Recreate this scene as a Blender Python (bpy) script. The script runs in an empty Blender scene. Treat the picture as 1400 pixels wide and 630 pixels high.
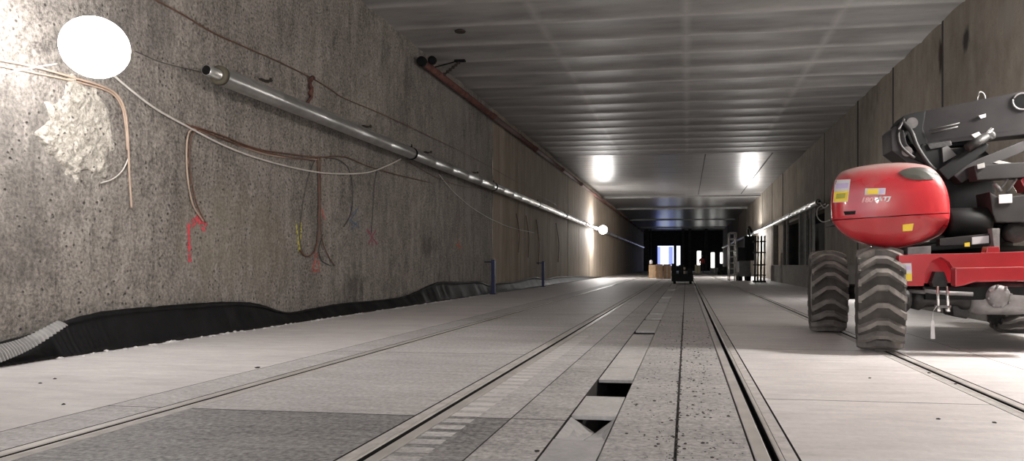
import bpy, bmesh, math, random
from mathutils import Vector, Matrix, noise
from mathutils.bvhtree import BVHTree
random.seed(7)
SC = bpy.context.scene
COL = SC.collection
PI = math.pi
# ---------------------------------------------------------------- camera model
F = 1030.0; PPX = 778.0; HY = 362.0; VPX = 938.0; EYE = 0.8
TH = math.atan((VPX-PPX)/F); CT, ST = math.cos(TH), math.sin(TH)
CAM = Vector((0, 0, EYE))
def ray(u, v):
    a = (u-PPX)/F; b = (HY-v)/F
    return Vector((a*CT-ST, a*ST+CT, b))
def onY(u, v, Y):
    r = ray(u, v); return CAM + r*(Y/r.y)
def onX(u, v, X):
    r = ray(u, v); return CAM + r*(X/r.x)
def onZ(u, v, Z):
    r = ray(u, v); return CAM + r*((Z-EYE)/r.z)
WL, WR, CZ = -5.53, 4.72, 5.34
PLX = 4.19
# ---------------------------------------------------------------- materials
MATS = {}
def nodes_of(name):
    m = bpy.data.materials.new(name); m.use_nodes = True
    nt = m.node_tree; b = nt.nodes['Principled BSDF']
    return m, nt, b
def simple(name, col, rough=.6, metal=0.0, var=.12, scale=8, bump=0.0, coat=0.0, spec=.5):
    m, nt, b = nodes_of(name); N = nt.nodes; L = nt.links
    tc = N.new('ShaderNodeTexCoord')
    n = N.new('ShaderNodeTexNoise'); n.inputs['Scale'].default_value = scale; n.inputs['Detail'].default_value = 5
    L.new(tc.outputs['Object'], n.inputs['Vector'])
    r = N.new('ShaderNodeValToRGB'); r.color_ramp.elements[0].position = .3; r.color_ramp.elements[1].position = .7
    c = Vector(col)
    r.color_ramp.elements[0].color = (*(c*(1-var)), 1); r.color_ramp.elements[1].color = (*[min(1, x*(1+var)) for x in c], 1)
    L.new(n.outputs['Fac'], r.inputs['Fac']); L.new(r.outputs['Color'], b.inputs['Base Color'])
    b.inputs['Roughness'].default_value = rough; b.inputs['Metallic'].default_value = metal
    b.inputs['Coat Weight'].default_value = coat; b.inputs['Specular IOR Level'].default_value = spec
    if bump:
        bp = N.new('ShaderNodeBump'); bp.inputs['Strength'].default_value = bump; bp.inputs['Distance'].default_value = .01
        n2 = N.new('ShaderNodeTexNoise'); n2.inputs['Scale'].default_value = scale*5; n2.inputs['Detail'].default_value = 6
        L.new(tc.outputs['Object'], n2.inputs['Vector'])
        L.new(n2.outputs['Fac'], bp.inputs['Height']); L.new(bp.outputs['Normal'], b.inputs['Normal'])
    MATS[name] = m
    return m
def emit(name, col, st):
    m, nt, b = nodes_of(name)
    b.inputs['Base Color'].default_value = (*col, 1)
    b.inputs['Emission Color'].default_value = (*col, 1); b.inputs['Emission Strength'].default_value = st
    return m
def concrete(name, dark, light, fine=38, bump=.6, dist=.02, rough=.85, streak=(1, 1, 1), pits=.5, broad=.35, stains=(), tint=None, spec=.4, speck=.25, vstreak=0.0):
    """speckled concrete: broad tone, fine grain, pits; stains = world-space patches of real discolouration"""
    m, nt, b = nodes_of(name); N = nt.nodes; L = nt.links
    tc = N.new('ShaderNodeTexCoord')
    mp = N.new('ShaderNodeMapping'); mp.inputs['Scale'].default_value = streak
    L.new(tc.outputs['Object'], mp.inputs['Vector'])
    big = N.new('ShaderNodeTexNoise'); big.inputs['Scale'].default_value = 1.1; big.inputs['Detail'].default_value = 7; big.inputs['Roughness'].default_value = .65
    L.new(mp.outputs['Vector'], big.inputs['Vector'])
    fn = N.new('ShaderNodeTexNoise'); fn.inputs['Scale'].default_value = fine; fn.inputs['Detail'].default_value = 4; fn.inputs['Roughness'].default_value = .7
    L.new(tc.outputs['Object'], fn.inputs['Vector'])
    mid = N.new('ShaderNodeTexNoise'); mid.inputs['Scale'].default_value = fine*.25; mid.inputs['Detail'].default_value = 5
    L.new(mp.outputs['Vector'], mid.inputs['Vector'])
    def math_(op, a, bb, c=None):
        x = N.new('ShaderNodeMath'); x.operation = op
        for i, v in enumerate((a, bb, c)):
            if v is None: continue
            if isinstance(v, (int, float)): x.inputs[i].default_value = v
            else: L.new(v, x.inputs[i])
        return x.outputs[0]
    f = math_('MULTIPLY_ADD', big.outputs['Fac'], broad*2, -broad)
    g = math_('MULTIPLY_ADD', fn.outputs['Fac'], speck*2.4, -speck*1.2)
    h = math_('MULTIPLY_ADD', mid.outputs['Fac'], .7, -.35)
    mp2 = N.new('ShaderNodeMapping'); mp2.inputs['Scale'].default_value = (streak[0]*2.2, streak[1]*4.5, streak[2]*.5)
    L.new(tc.outputs['Object'], mp2.inputs['Vector'])
    sk = N.new('ShaderNodeTexNoise'); sk.inputs['Scale'].default_value = 1.3; sk.inputs['Detail'].default_value = 9; sk.inputs['Roughness'].default_value = .7
    L.new(mp2.outputs['Vector'], sk.inputs['Vector'])
    h = math_('ADD', h, math_('MULTIPLY_ADD', sk.outputs['Fac'], vstreak*2, -vstreak))
    s = math_('ADD', math_('ADD', f, g), math_('ADD', h, .5))
    ramp = N.new('ShaderNodeValToRGB')
    ramp.color_ramp.elements[0].position = .12; ramp.color_ramp.elements[1].position = .88
    ramp.color_ramp.elements[0].color = (*dark, 1); ramp.color_ramp.elements[1].color = (*light, 1)
    L.new(s, ramp.inputs['Fac'])
    out = ramp.outputs['Color']
    # pits
    vo = N.new('ShaderNodeTexVoronoi'); vo.inputs['Scale'].default_value = fine*.55
    L.new(tc.outputs['Object'], vo.inputs['Vector'])
    pr = N.new('ShaderNodeMapRange'); pr.inputs[1].default_value = .05; pr.inputs[2].default_value = .28
    pr.inputs[3].default_value = 1; pr.inputs[4].default_value = 0
    L.new(vo.outputs['Distance'], pr.inputs[0])
    pm = math_('MULTIPLY', pr.outputs[0], math_('GREATER_THAN', mid.outputs['Fac'], .52))
    pm = math_('MULTIPLY', pm, pits)
    mx = N.new('ShaderNodeMix'); mx.data_type = 'RGBA'; L.new(pm, mx.inputs[0]); L.new(out, mx.inputs[6])
    mx.inputs[7].default_value = (*[x*.35 for x in dark], 1); out = mx.outputs[2]
    sep = N.new('ShaderNodeSeparateXYZ'); L.new(tc.outputs['Object'], sep.inputs[0])
    for (cy, cz, ry, rz, col, amt) in stains:
        dy = math_('DIVIDE', math_('SUBTRACT', sep.outputs['Y'], cy), ry)
        dz = math_('DIVIDE', math_('SUBTRACT', sep.outputs['Z'], cz), rz)
        d = math_('ADD', math_('MULTIPLY', dy, dy), math_('MULTIPLY', dz, dz))
        d = math_('ADD', d, math_('ADD', math_('MULTIPLY_ADD', mid.outputs['Fac'], 4.0, -2.0), math_('MULTIPLY_ADD', big.outputs['Fac'], 4.0, -2.0)))
        r2 = N.new('ShaderNodeMapRange'); r2.inputs[1].default_value = .0; r2.inputs[2].default_value = 1.3
        r2.inputs[3].default_value = amt; r2.inputs[4].default_value = 0
        L.new(d, r2.inputs[0])
        mx = N.new('ShaderNodeMix'); mx.data_type = 'RGBA'; L.new(r2.outputs[0], mx.inputs[0]); L.new(out, mx.inputs[6])
        mx.inputs[7].default_value = (*col, 1); out = mx.outputs[2]
    L.new(out, b.inputs['Base Color'])
    hgt = math_('ADD', math_('MULTIPLY', fn.outputs['Fac'], .5), math_('MULTIPLY_ADD', mid.outputs['Fac'], 1.2, math_('MULTIPLY', pm, -.8)))
    bp = N.new('ShaderNodeBump'); bp.inputs['Strength'].default_value = bump; bp.inputs['Distance'].default_value = dist
    L.new(hgt, bp.inputs['Height']); L.new(bp.outputs['Normal'], b.inputs['Normal'])
    b.inputs['Roughness'].default_value = rough; b.inputs['Specular IOR Level'].default_value = spec
    return m

# ---------------------------------------------------------------- mesh helpers
def new(name, bm, mat, parent=None, smooth=False):
    me = bpy.data.meshes.new(name)
    bmesh.ops.recalc_face_normals(bm, faces=bm.faces[:])
    bm.to_mesh(me); bm.free()
    for mm in (mat if isinstance(mat, (list, tuple)) else [mat]): me.materials.append(mm)
    if smooth:
        for p in me.polygons: p.use_smooth = True
        if smooth != 'all':
            try: me.set_sharp_from_angle(angle=math.radians(40))
            except Exception: pass
    o = bpy.data.objects.new(name, me); COL.objects.link(o)
    if parent is not None:
        o.parent = parent
        w = Vector((0, 0, 0)); p = parent
        while p is not None: w += p.location; p = p.parent
        o.location = -w
    return o
def tag(o, label=None, cat=None, group=None, kind=None):
    if label: o['label'] = label
    if cat: o['category'] = cat
    if group: o['group'] = group
    if kind: o['kind'] = kind
    return o
def empty(name, loc, label=None, cat=None, group=None):
    o = bpy.data.objects.new(name, None); o.location = loc; o.empty_display_size = .1
    COL.objects.link(o); return tag(o, label, cat, group)
def struct(name, bm, mat, parent=None, smooth=False):
    o = new(name, bm, mat, parent, smooth); o['kind'] = 'structure'; return o
def copy_tree(o, parent=None):
    c = o.copy(); COL.objects.link(c); c.parent = parent
    for ch in list(o.children): copy_tree(ch, c)
    return c
def box(bm, a, b, bev=0.0, mi=0, rot=None):
    a = Vector(a); b = Vector(b); c = (a+b)/2; s = b-a
    M = Matrix.Translation(c) @ (rot.to_4x4() if rot else Matrix.Identity(4)) @ Matrix.Diagonal((abs(s.x), abs(s.y), abs(s.z), 1))
    t = bmesh.new(); bmesh.ops.create_cube(t, size=1, matrix=M)
    if bev: bmesh.ops.bevel(t, geom=t.edges[:], offset=bev, segments=2, affect='EDGES', profile=.7)
    merge(bm, t, mi)
def merge(bm, t, mi=0):
    vm = {}
    for v in t.verts: vm[v] = bm.verts.new(v.co)
    for f in t.faces:
        try:
            g = bm.faces.new([vm[v] for v in f.verts]); g.material_index = mi; g.smooth = f.smooth
        except ValueError: pass
    t.free()
def frame_of(d):
    d = d.normalized(); up = Vector((0, 0, 1)) if abs(d.z) < .95 else Vector((1, 0, 0))
    x = d.cross(up).normalized(); return x, d.cross(x).normalized()
def tube(bm, pts, r, n=10, mi=0, cap=True, radii=None):
    pts = [Vector(p) for p in pts]; rings = []
    for i, p in enumerate(pts):
        d = (pts[min(i+1, len(pts)-1)]-pts[max(i-1, 0)])
        x, y = frame_of(d); rr = radii[i] if radii else r
        rings.append([bm.verts.new(p+x*math.cos(2*PI*k/n)*rr+y*math.sin(2*PI*k/n)*rr) for k in range(n)])
    for a, b in zip(rings, rings[1:]):
        for k in range(n):
            f = bm.faces.new([a[k], a[(k+1) % n], b[(k+1) % n], b[k]]); f.material_index = mi; f.smooth = True
    if cap:
        for rg in (rings[0], rings[-1]):
            f = bm.faces.new(rg); f.material_index = mi
def spline(pts, n=8):
    P = [Vector(p) for p in pts]; out = []
    for i in range(len(P)-1):
        p0 = P[max(i-1, 0)]; p1 = P[i]; p2 = P[i+1]; p3 = P[min(i+2, len(P)-1)]
        for k in range(n):
            t = k/n
            out.append(.5*((2*p1)+(p2-p0)*t+(2*p0-5*p1+4*p2-p3)*t*t+(3*p1-p0-3*p2+p3)*t**3))
    out.append(P[-1]); return out
def prism(bm, front, vec, bev=0.0, mi=0):
    t = bmesh.new(); vec = Vector(vec)
    a = [t.verts.new(p) for p in front]; b = [t.verts.new(Vector(p)+vec) for p in front]
    n = len(a); t.faces.new(a); t.faces.new(b[::-1])
    for i in range(n): t.faces.new([a[i], b[i], b[(i+1) % n], a[(i+1) % n]])
    bmesh.ops.recalc_face_normals(t, faces=t.faces[:])
    if bev: bmesh.ops.bevel(t, geom=t.edges[:], offset=bev, segments=2, affect='EDGES', profile=.7)
    merge(bm, t, mi)
def slab(pts_px, Y, depth, bev=.008, bm=None, dirv=None):
    """outline read off the photo, stood up at world distance Y with a real thickness"""
    bm = bm or bmesh.new()
    ys = Y if isinstance(Y, (list, tuple)) else [Y]*len(pts_px)
    prism(bm, [onY(u, v, yy) for (u, v), yy in zip(pts_px, ys)], dirv or (0, depth, 0), bev)
    return bm
def cyl(bm, a, b, r, n=24, mi=0, r2=None):
    tube(bm, [a, b], r, n, mi, True, [r, r2 if r2 is not None else r])
def lathe(bm, prof, origin, axis, n=32, mi=0, close=True):
    """prof: list of (axial, radius)"""
    axis = Vector(axis).normalized(); x, y = frame_of(axis); o = Vector(origin); rings = []
    for (a, r) in prof:
        rings.append([bm.verts.new(o+axis*a+(x*math.cos(2*PI*k/n)+y*math.sin(2*PI*k/n))*r) for k in range(n)])
    for p, q in zip(rings, rings[1:]):
        for k in range(n):
            f = bm.faces.new([p[k], p[(k+1) % n], q[(k+1) % n], q[k]]); f.material_index = mi; f.smooth = True
    if close:
        bm.faces.new(rings[0]).material_index = mi; bm.faces.new(rings[-1]).material_index = mi

# ---------------------------------------------------------------- the materials
st_l = []
def st(u, v, ry, rz, col, amt, X=WL):
    p = onX(u, v, X); return (p.y, p.z, ry, rz, col, amt)
left_stains = [st(480, 398, .5, .55, (.05, .045, .04), .6), st(584, 335, .35, .22, (.06, .052, .045), .5),
               st(30, 250, .55, .9, (.11, .10, .09), .5), st(555, 60, .3, 1.2, (.08, .065, .05), .35),
               st(330, 330, 1.2, .7, (.27, .235, .17), .35), st(640, 250, .25, 1.2, (.40, .36, .33), .4),
               st(200, 20, .7, .5, (.10, .09, .085), .35), st(620, 120, .8, .9, (.36, .33, .30), .3)]
M_wall = concrete('rough_wall_concrete', (.075, .066, .060), (.37, .335, .30), fine=30, bump=1.0, dist=.03, streak=(1, 1, .55), pits=.85, stains=left_stains, speck=.8, vstreak=.3)
M_wall2 = concrete('smooth_wall_concrete', (.16, .13, .102), (.44, .365, .285), fine=22, bump=.35, dist=.012, streak=(1, 1, .22), pits=.35, speck=.12, vstreak=.45)
right_stains = [st(1286, 75, .12, .32, (.05, .022, .012), .95, WR), st(1322, 52, .14, .2, (.03, .027, .024), .95, WR),
                st(1380, 22, .5, .25, (.33, .31, .28), .6, WR), st(1190, 130, .8, .6, (.1, .085, .07), .3, WR)]
M_wallr = concrete('right_wall_concrete', (.17, .148, .122), (.47, .415, .345), fine=20, bump=.4, dist=.012, streak=(1, .7, .4), pits=.3, stains=right_stains, speck=.15, vstreak=.2)
M_patch = concrete('broken_out_concrete', (.17, .155, .13), (.66, .61, .54), fine=34, bump=1.0, dist=.03, pits=.7, rough=.6, speck=.45)  # real rough patch; its paler colour also stands in for lit highlights
M_fl_a = concrete('screeded_floor_concrete', (.46, .43, .425), (.82, .785, .77), fine=26, bump=.22, dist=.006, streak=(.5, 1.6, 1), pits=.12, rough=.55, speck=.22)
M_fl_b = concrete('brushed_slab_concrete', (.32, .305, .30), (.68, .655, .65), fine=32, bump=.4, dist=.008, streak=(.35, 1.8, 1), pits=.4, rough=.6, speck=.7)
M_fl_c = concrete('dark_slab_concrete', (.10, .097, .097), (.40, .385, .38), fine=34, bump=.5, dist=.008, streak=(.4, 2.0, 1), pits=.5, rough=.6, speck=.9)  # darker slab tone at the near end beside the second rail
M_fl_d = concrete('central_strip_concrete', (.22, .21, .205), (.60, .575, .565), fine=32, bump=.35, dist=.006, streak=(.5, 1.4, 1), pits=.5, rough=.6, speck=.8)
M_joint = simple('dark_joint', (.035, .033, .032), .9)  # dark colour of the joints, also used on the loose stones
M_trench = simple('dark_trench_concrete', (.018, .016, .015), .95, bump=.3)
M_plinth = concrete('plinth_concrete', (.15, .145, .135), (.33, .315, .29), fine=24, bump=.3, dist=.01, pits=.2, speck=.15)
M_cover = concrete('cast_cover_concrete', (.36, .345, .335), (.62, .60, .585), fine=34, bump=.2, dist=.005, pits=.15, rough=.6, speck=.3)
M_cover2 = concrete('grey_cover_concrete', (.30, .29, .29), (.52, .51, .51), fine=34, bump=.2, dist=.005, pits=.15, rough=.6, speck=.2)
M_galv = simple('galvanised_steel', (.72, .72, .71), .33, 1.0, .12, 5, bump=.08)
M_galv2 = simple('inner_pipe_steel', (.5, .5, .48), .3, 1.0, .1, 6)
M_black = simple('black_rubber', (.006, .006, .006), .7, var=.3, spec=.15)
M_sheet = simple('black_membrane', (.006, .006, .0065), .6, var=.4, scale=6, bump=.3, spec=.2)
M_rib = simple('ribbed_membrane', (.02, .02, .02), .38, var=.3, scale=10)
M_rust = simple('rusty_red_pipe', (.10, .038, .030), .85, 0, .5, 7, bump=.3)
M_rustdark = simple('dark_rusty_iron', (.03, .02, .016), .7, 0, .4, 9, bump=.4)
M_rail = simple('rail_steel', (.55, .52, .49), .45, .25, .15, 4, bump=.05)
M_mortar = simple('rail_mortar', (.50, .47, .45), .75, 0, .2, 12, bump=.3)
M_ctan = simple('tan_cable_sheath', (.42, .31, .24), .5)
M_cbrown = simple('brown_cable_sheath', (.12, .055, .035), .5, var=.3)
M_cwhite = simple('pale_cable_sheath', (.62, .58, .54), .5)
M_cdark = simple('dark_cable_sheath', (.06, .05, .045), .5)
M_wood = simple('weathered_timber', (.38, .33, .27), .8, 0, .25, 10, bump=.4)
M_blue = simple('dark_blue_post', (.010, .014, .07), .4, 0, .2)
M_red = simple('red_paint', (.45, .022, .030), .27, 0, .10, 3, coat=.35)
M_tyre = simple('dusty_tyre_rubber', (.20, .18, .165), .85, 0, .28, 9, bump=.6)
M_tyred = simple('groove_shade_rubber', (.075, .067, .06), .9, 0, .3, 9, bump=.5)  # tread grooves coloured darker as painted shade; lighter lugs are dusty and worn
M_rim = simple('dusty_rim', (.35, .33, .31), .6, .2, .2, 8)
M_boom = simple('dark_grey_boom_paint', (.030, .027, .027), .5, 0, .3, 4, bump=.05, spec=.3)
M_blackp = simple('black_machine_paint', (.006, .006, .006), .6, 0, .3, spec=.2)
M_steelg = simple('dusty_grey_casting', (.21, .20, .197), .55, .3, .35, 9, bump=.4)
M_steeld = simple('dark_oily_casting', (.03, .028, .027), .5, .3, .4, 9, bump=.4)
M_chrome = simple('chromed_rod', (.75, .75, .74), .18, 1.0, .05)
M_white = simple('white_label', (.62, .60, .61), .5, 0, .03)
M_lav = simple('pale_violet_print', (.55, .45, .68), .5, 0, .1)
M_yel = simple('yellow_label', (.85, .62, .05), .5, 0, .05)
M_dust = simple('dusty_glossy_panel', (.035, .034, .026), .4, 0, .3, 6)
M_card = simple('brown_board', (.42, .27, .15), .8, 0, .12, 3)
M_cream = simple('cream_carton', (.62, .55, .36), .8, 0, .1)
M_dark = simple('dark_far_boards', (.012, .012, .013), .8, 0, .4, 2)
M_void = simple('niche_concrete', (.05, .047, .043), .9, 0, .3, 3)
M_grey = simple('grey_machine_paint', (.11, .105, .10), .5, 0, .2)
M_alu = simple('aluminium', (.55, .54, .52), .35, .7, .1)
M_skin = simple('skin', (.45, .27, .20), .6)
M_hivis = simple('red_orange_workwear', (.75, .10, .08), .7, 0, .1)
M_trous = simple('dark_trousers', (.08, .06, .07), .8)
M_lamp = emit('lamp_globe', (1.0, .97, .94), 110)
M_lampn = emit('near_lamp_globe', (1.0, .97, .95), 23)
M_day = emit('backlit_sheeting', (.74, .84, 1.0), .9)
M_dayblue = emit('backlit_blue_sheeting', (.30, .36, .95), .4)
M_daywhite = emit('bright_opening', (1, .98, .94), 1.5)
def paint(name, col):
    m, nt, b = nodes_of(name); N = nt.nodes; L = nt.links
    tc = N.new('ShaderNodeTexCoord'); n = N.new('ShaderNodeTexNoise'); n.inputs['Scale'].default_value = 26; n.inputs['Detail'].default_value = 5
    L.new(tc.outputs['Object'], n.inputs['Vector'])
    r = N.new('ShaderNodeMapRange'); r.inputs[1].default_value = .40; r.inputs[2].default_value = .52; r.inputs[4].default_value = .85
    L.new(n.outputs['Fac'], r.inputs[0]); L.new(r.outputs[0], b.inputs['Alpha'])
    b.inputs['Base Color'].default_value = (*col, 1); b.inputs['Roughness'].default_value = .8
    return m
# ceiling: concrete with gloss
def ceiling_mat(name, dark, light, rough, bump, sc):
    m, nt, b = nodes_of(name); N = nt.nodes; L = nt.links
    tc = N.new('ShaderNodeTexCoord'); mp = N.new('ShaderNodeMapping'); mp.inputs['Scale'].default_value = (.5, 1.6, 1)
    L.new(tc.outputs['Object'], mp.inputs['Vector'])
    n = N.new('ShaderNodeTexNoise'); n.inputs['Scale'].default_value = .9; n.inputs['Detail'].default_value = 8; n.inputs['Roughness'].default_value = .6
    L.new(mp.outputs['Vector'], n.inputs['Vector'])
    r = N.new('ShaderNodeValToRGB'); r.color_ramp.elements[0].position = .3; r.color_ramp.elements[1].position = .72
    r.color_ramp.elements[0].color = (*dark, 1); r.color_ramp.elements[1].color = (*light, 1)
    L.new(n.outputs['Fac'], r.inputs['Fac'])
    # paler colour along the formwork joints, every 1.22 m and at the long seams
    sep = N.new('ShaderNodeSeparateXYZ'); L.new(tc.outputs['Object'], sep.inputs[0])
    def M(op, a, bb=0, c=None):
        x = N.new('ShaderNodeMath'); x.operation = op
        for i, v in enumerate((a, bb, c)):
            if v is None: continue
            if isinstance(v, (int, float)): x.inputs[i].default_value = v
            else: L.new(v, x.inputs[i])
        return x.outputs[0]
    wob = N.new('ShaderNodeTexNoise'); wob.inputs['Scale'].default_value = 1.6; wob.inputs['Detail'].default_value = 5
    L.new(tc.outputs['Object'], wob.inputs['Vector'])
    wv = M('MULTIPLY_ADD', wob.outputs['Fac'], .09, -.045)
    yy = M('ADD', sep.outputs['Y'], wv)
    fr = M('ABSOLUTE', M('SUBTRACT', M('FRACT', M('DIVIDE', M('ADD', yy, 50.0-.35), 1.22)), .5))   # .5 at a joint
    ln = N.new('ShaderNodeMapRange'); ln.inputs[1].default_value = .27; ln.inputs[2].default_value = .5; ln.inputs[4].default_value = 1
    L.new(fr, ln.inputs[0])
    lx = None
    for xs in (-2.72, 0.0, 2.78):
        d = M('ABSOLUTE', M('SUBTRACT', M('ADD', sep.outputs['X'], wv), xs))
        q = N.new('ShaderNodeMapRange'); q.inputs[1].default_value = 0; q.inputs[2].default_value = .13; q.inputs[3].default_value = 1; q.inputs[4].default_value = 0
        L.new(d, q.inputs[0]); lx = q.outputs[0] if lx is None else M('MAXIMUM', lx, q.outputs[0])
    ln2 = M('MULTIPLY', M('POWER', ln.outputs[0], 2.4), M('MULTIPLY_ADD', wob.outputs['Fac'], 1.2, .25))
    al = M('MINIMUM', M('MULTIPLY', M('MAXIMUM', ln2, M('MULTIPLY', lx, .5)), sc), 1.0)
    mx = N.new('ShaderNodeMix'); mx.data_type = 'RGBA'; L.new(al, mx.inputs[0]); L.new(r.outputs['Color'], mx.inputs[6]); mx.inputs[7].default_value = (.58, .56, .54, 1)
    L.new(mx.outputs[2], b.inputs['Base Color'])
    bp = N.new('ShaderNodeBump'); bp.inputs['Strength'].default_value = bump; bp.inputs['Distance'].default_value = .02
    n2 = N.new('ShaderNodeTexNoise'); n2.inputs['Scale'].default_value = 7; n2.inputs['Detail'].default_value = 6
    L.new(mp.outputs['Vector'], n2.inputs['Vector']); L.new(n2.outputs['Fac'], bp.inputs['Height']); L.new(bp.outputs['Normal'], b.inputs['Normal'])
    b.inputs['Roughness'].default_value = rough
    return m
M_ceil = ceiling_mat('board_marked_ceiling', (.19, .182, .176), (.44, .425, .41), .5, .1, 1.0)
M_ceil2 = ceiling_mat('smooth_ceiling', (.13, .125, .12), (.24, .235, .23), .30, .12, .15)

# ================================================================ FLOOR
Y0, Y1 = -12.0, 103.0
RAILS = [(-2.845, 1), (-1.306, -1), (.346, 1), (1.845, -1)]   # (gauge edge x, side of the groove)
def slot(o, s):
    a, b = o-s*.073, o+s*.121
    return (min(a, b), max(a, b))
slots = [(*slot(*RAILS[0]), .09), (*slot(*RAILS[1]), .09), (-.612, -.358, .38), (*slot(*RAILS[2]), .09), (*slot(*RAILS[3]), .09)]
bm = bmesh.new()
FM = [M_fl_a, M_fl_b, M_fl_c, M_joint, M_trench, M_fl_d]
def quad(bm, a, b, c, d, mi=0, smooth=False):
    f = bm.faces.new([bm.verts.new(p) for p in (a, b, c, d)]); f.material_index = mi; f.smooth = smooth; return f
def strip(x0, x1, joints, mats, Ya=Y0, Yb=Y1):
    ys = [Ya]+[j for j in joints if Ya < j < Yb]+[Yb]
    for i, (a, b) in enumerate(zip(ys, ys[1:])):
        a2 = a+.006 if i else a; b2 = b-.006 if i < len(ys)-2 else b
        quad(bm, (x0, a2, 0), (x1, a2, 0), (x1, b2, 0), (x0, b2, 0), mats(a))
        if i < len(ys)-2: box(bm, (x0, b-.03, -.02), (x1, b+.03, -.004), mi=3)
JL = [3.83+2.75*k for k in range(-5, 36)]
JR = [4.63+2.75*k for k in range(-5, 36)]
strip(-6.2, -3.255, [], lambda y: 0)
box(bm, (-3.255-.03, Y0, -.025), (-3.245+.03, Y1, -.004-.001), mi=3)
strip(-3.245, slots[0][0], JL, lambda y: 1)
strip(slots[0][1], slots[1][0], JL, lambda y: 2 if y < 3.8 else 1)
zb = sorted([round(2.3+.155*k, 3) for k in range(40)]+[round(2.3+.155*k+.09, 3) for k in range(40)])
zx = slots[1][1]+.15
for i, (a, b) in enumerate(zip([Y0]+zb, zb+[Y1])):
    pale = i % 2 == 1
    w1 = slots[1][1]+(.15 if not pale else .15)
    quad(bm, (slots[1][1], a, 0), (zx, a, 0), (zx, b, 0), (slots[1][1], b, 0), 1 if pale and a < 3.8 else (0 if pale else (2 if a < 3.8 else 1)))
strip(zx, -.905, JL, lambda y: 2 if y < 3.8 else 1)
box(bm, (-.905-.03, Y0, -.025), (-.897+.03, Y1, -.004-.001), mi=3)
strip(-.897, slots[2][0], JL[1::2], lambda y: 5)
strip(slots[2][1], -.052, [], lambda y: 5)
box(bm, (-.052-.03, Y0, -.025), (-.038+.03, Y1, -.006-.001), mi=3)
strip(-.038, slots[3][0], [], lambda y: 5)
strip(slots[3][1], slots[4][0], JR, lambda y: 0)
strip(slots[4][1], 2.55, [], lambda y: 0)
box(bm, (2.55-.03, Y0, -.025), (2.558+.03, Y1, -.004-.001), mi=3)
strip(2.558, 6.4, JR, lambda y: 0)
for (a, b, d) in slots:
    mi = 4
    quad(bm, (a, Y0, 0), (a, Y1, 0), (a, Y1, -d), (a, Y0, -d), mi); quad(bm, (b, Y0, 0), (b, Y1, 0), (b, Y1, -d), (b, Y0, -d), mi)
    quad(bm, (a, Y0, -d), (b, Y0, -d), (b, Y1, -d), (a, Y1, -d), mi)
box(bm, (-6.2, Y0, -.5), (6.6, Y1, -.42), mi=4); box(bm, (-6.2, Y0, -.5), (6.6, Y0+.05, -.01), mi=4); box(bm, (-6.25, Y0, -.5), (-6.2, Y1, 0), mi=4); box(bm, (6.4, Y0, -.5), (6.5, Y1, 0), mi=4)  # unseen boxes under the floor, added to stop world light leaking through joints
fl = new('floor', bm, FM); fl['kind'] = 'structure'
# ---- grooved rails
rl = ['leftmost grooved rail, bright steel along the side near the left wall', 'grooved rail left of the trench covers, second from the left wall',
      'grooved rail with the wide black groove right of the trench covers', 'grooved rail running under the wheels of the red boom lift']
for (o, s), lab in zip(RAILS, rl):
    bm = bmesh.new()
    P = [(-.063, -.085), (-.063, -.002), (-.058, .001), (-.005, .001), (0, -.003), (.004, -.05), (.030, -.05), (.034, -.004), (.038, 0), (.052, 0), (.055, -.003), (.055, -.085)]
    prism(bm, [Vector((o+s*x, Y0+.1, z)) for x, z in P], (0, Y1-Y0-.2, 0))
    r_ = tag(new('grooved_rail', bm, M_rail), lab, 'rail', 'grooved rails set in the floor')
    bm = bmesh.new(); prism(bm, [Vector((o+s*x, Y0+.1, z)) for x, z in ((.058, -.085), (.058, -.001), (.111, -.001), (.111, -.085))], (0, Y1-Y0-.2, 0))
    new('mortar_strip', bm, M_mortar, r_)
    bm = bmesh.new()
    prism(bm, [Vector((o+s*x, Y0+.1, z)) for x, z in ((.0045, -.0499), (.001, -.004), (.003, -.004), (.0065, -.047), (.0285, -.047), (.032, -.005), (.034, -.005), (.030, -.0499))], (0, Y1-Y0-.2, 0))
    new('groove_lining', bm, M_black, r_)
# ---- trench covers
def cover(y0, y1, mat, lab, grp=None, dz=0):
    bm = bmesh.new(); box(bm, (-.604, y0+.006, -.024+dz), (-.366, y1-.006, -.002+dz), .003)
    return tag(new('trench_cover', bm, mat), lab, 'trench cover', grp)
G = 'concrete covers of the middle trench'
cover(2.3, 2.86, M_cover2, 'grey trench cover at the bottom edge of the picture', G)
cover(2.86, 3.43, M_cover2, 'grey trench cover just before the broken one that sags', G)
# sagging broken cover: two halves folded into a V
t = empty('broken_trench_cover', (-.485, 3.68, 0), 'cracked trench cover whose two halves sag into a V', 'trench cover', G)
for s in (-1, 1):
    bm = bmesh.new(); xe = -.485+s*.118; xm = -.485+.01
    pts = [Vector((xe, 3.44, -.004)), Vector((xm+s*.004, 3.44, -.012)), Vector((xm+s*.004, 3.955, -.085)), Vector((xe, 3.955, -.006))]
    prism(bm, pts, (0, 0, -.022), .003); new('cover_half', bm, M_cover2, t)
cover(3.97, 4.58, M_cover, 'single trench cover between the two nearest dark openings', G)
y = 5.24; first = True
gaps = [(8.75, 9.15), (11.0, 11.35), (12.3, 12.6), (16.0, 16.5), (18.2, 18.6), (24.0, 24.6)]
while y < 60:
    y2 = y+.62
    gp = [g for g in gaps if g[0] < y2 and g[1] > y]
    if gp:
        y2 = gp[0][0]
        if y2-y > .1: cover(y, y2, M_cover, 'shortened trench cover at the near edge of a dark opening further down the trench', G)
        y = gp[0][1]; continue
    cover(y, y2, M_cover if random.random() < .7 else M_cover2,
          'trench cover at the far edge of the widest dark opening' if first else 'flat trench cover in the closed row of covers beyond the widest opening', G)
    first = False; y = y2
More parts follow.
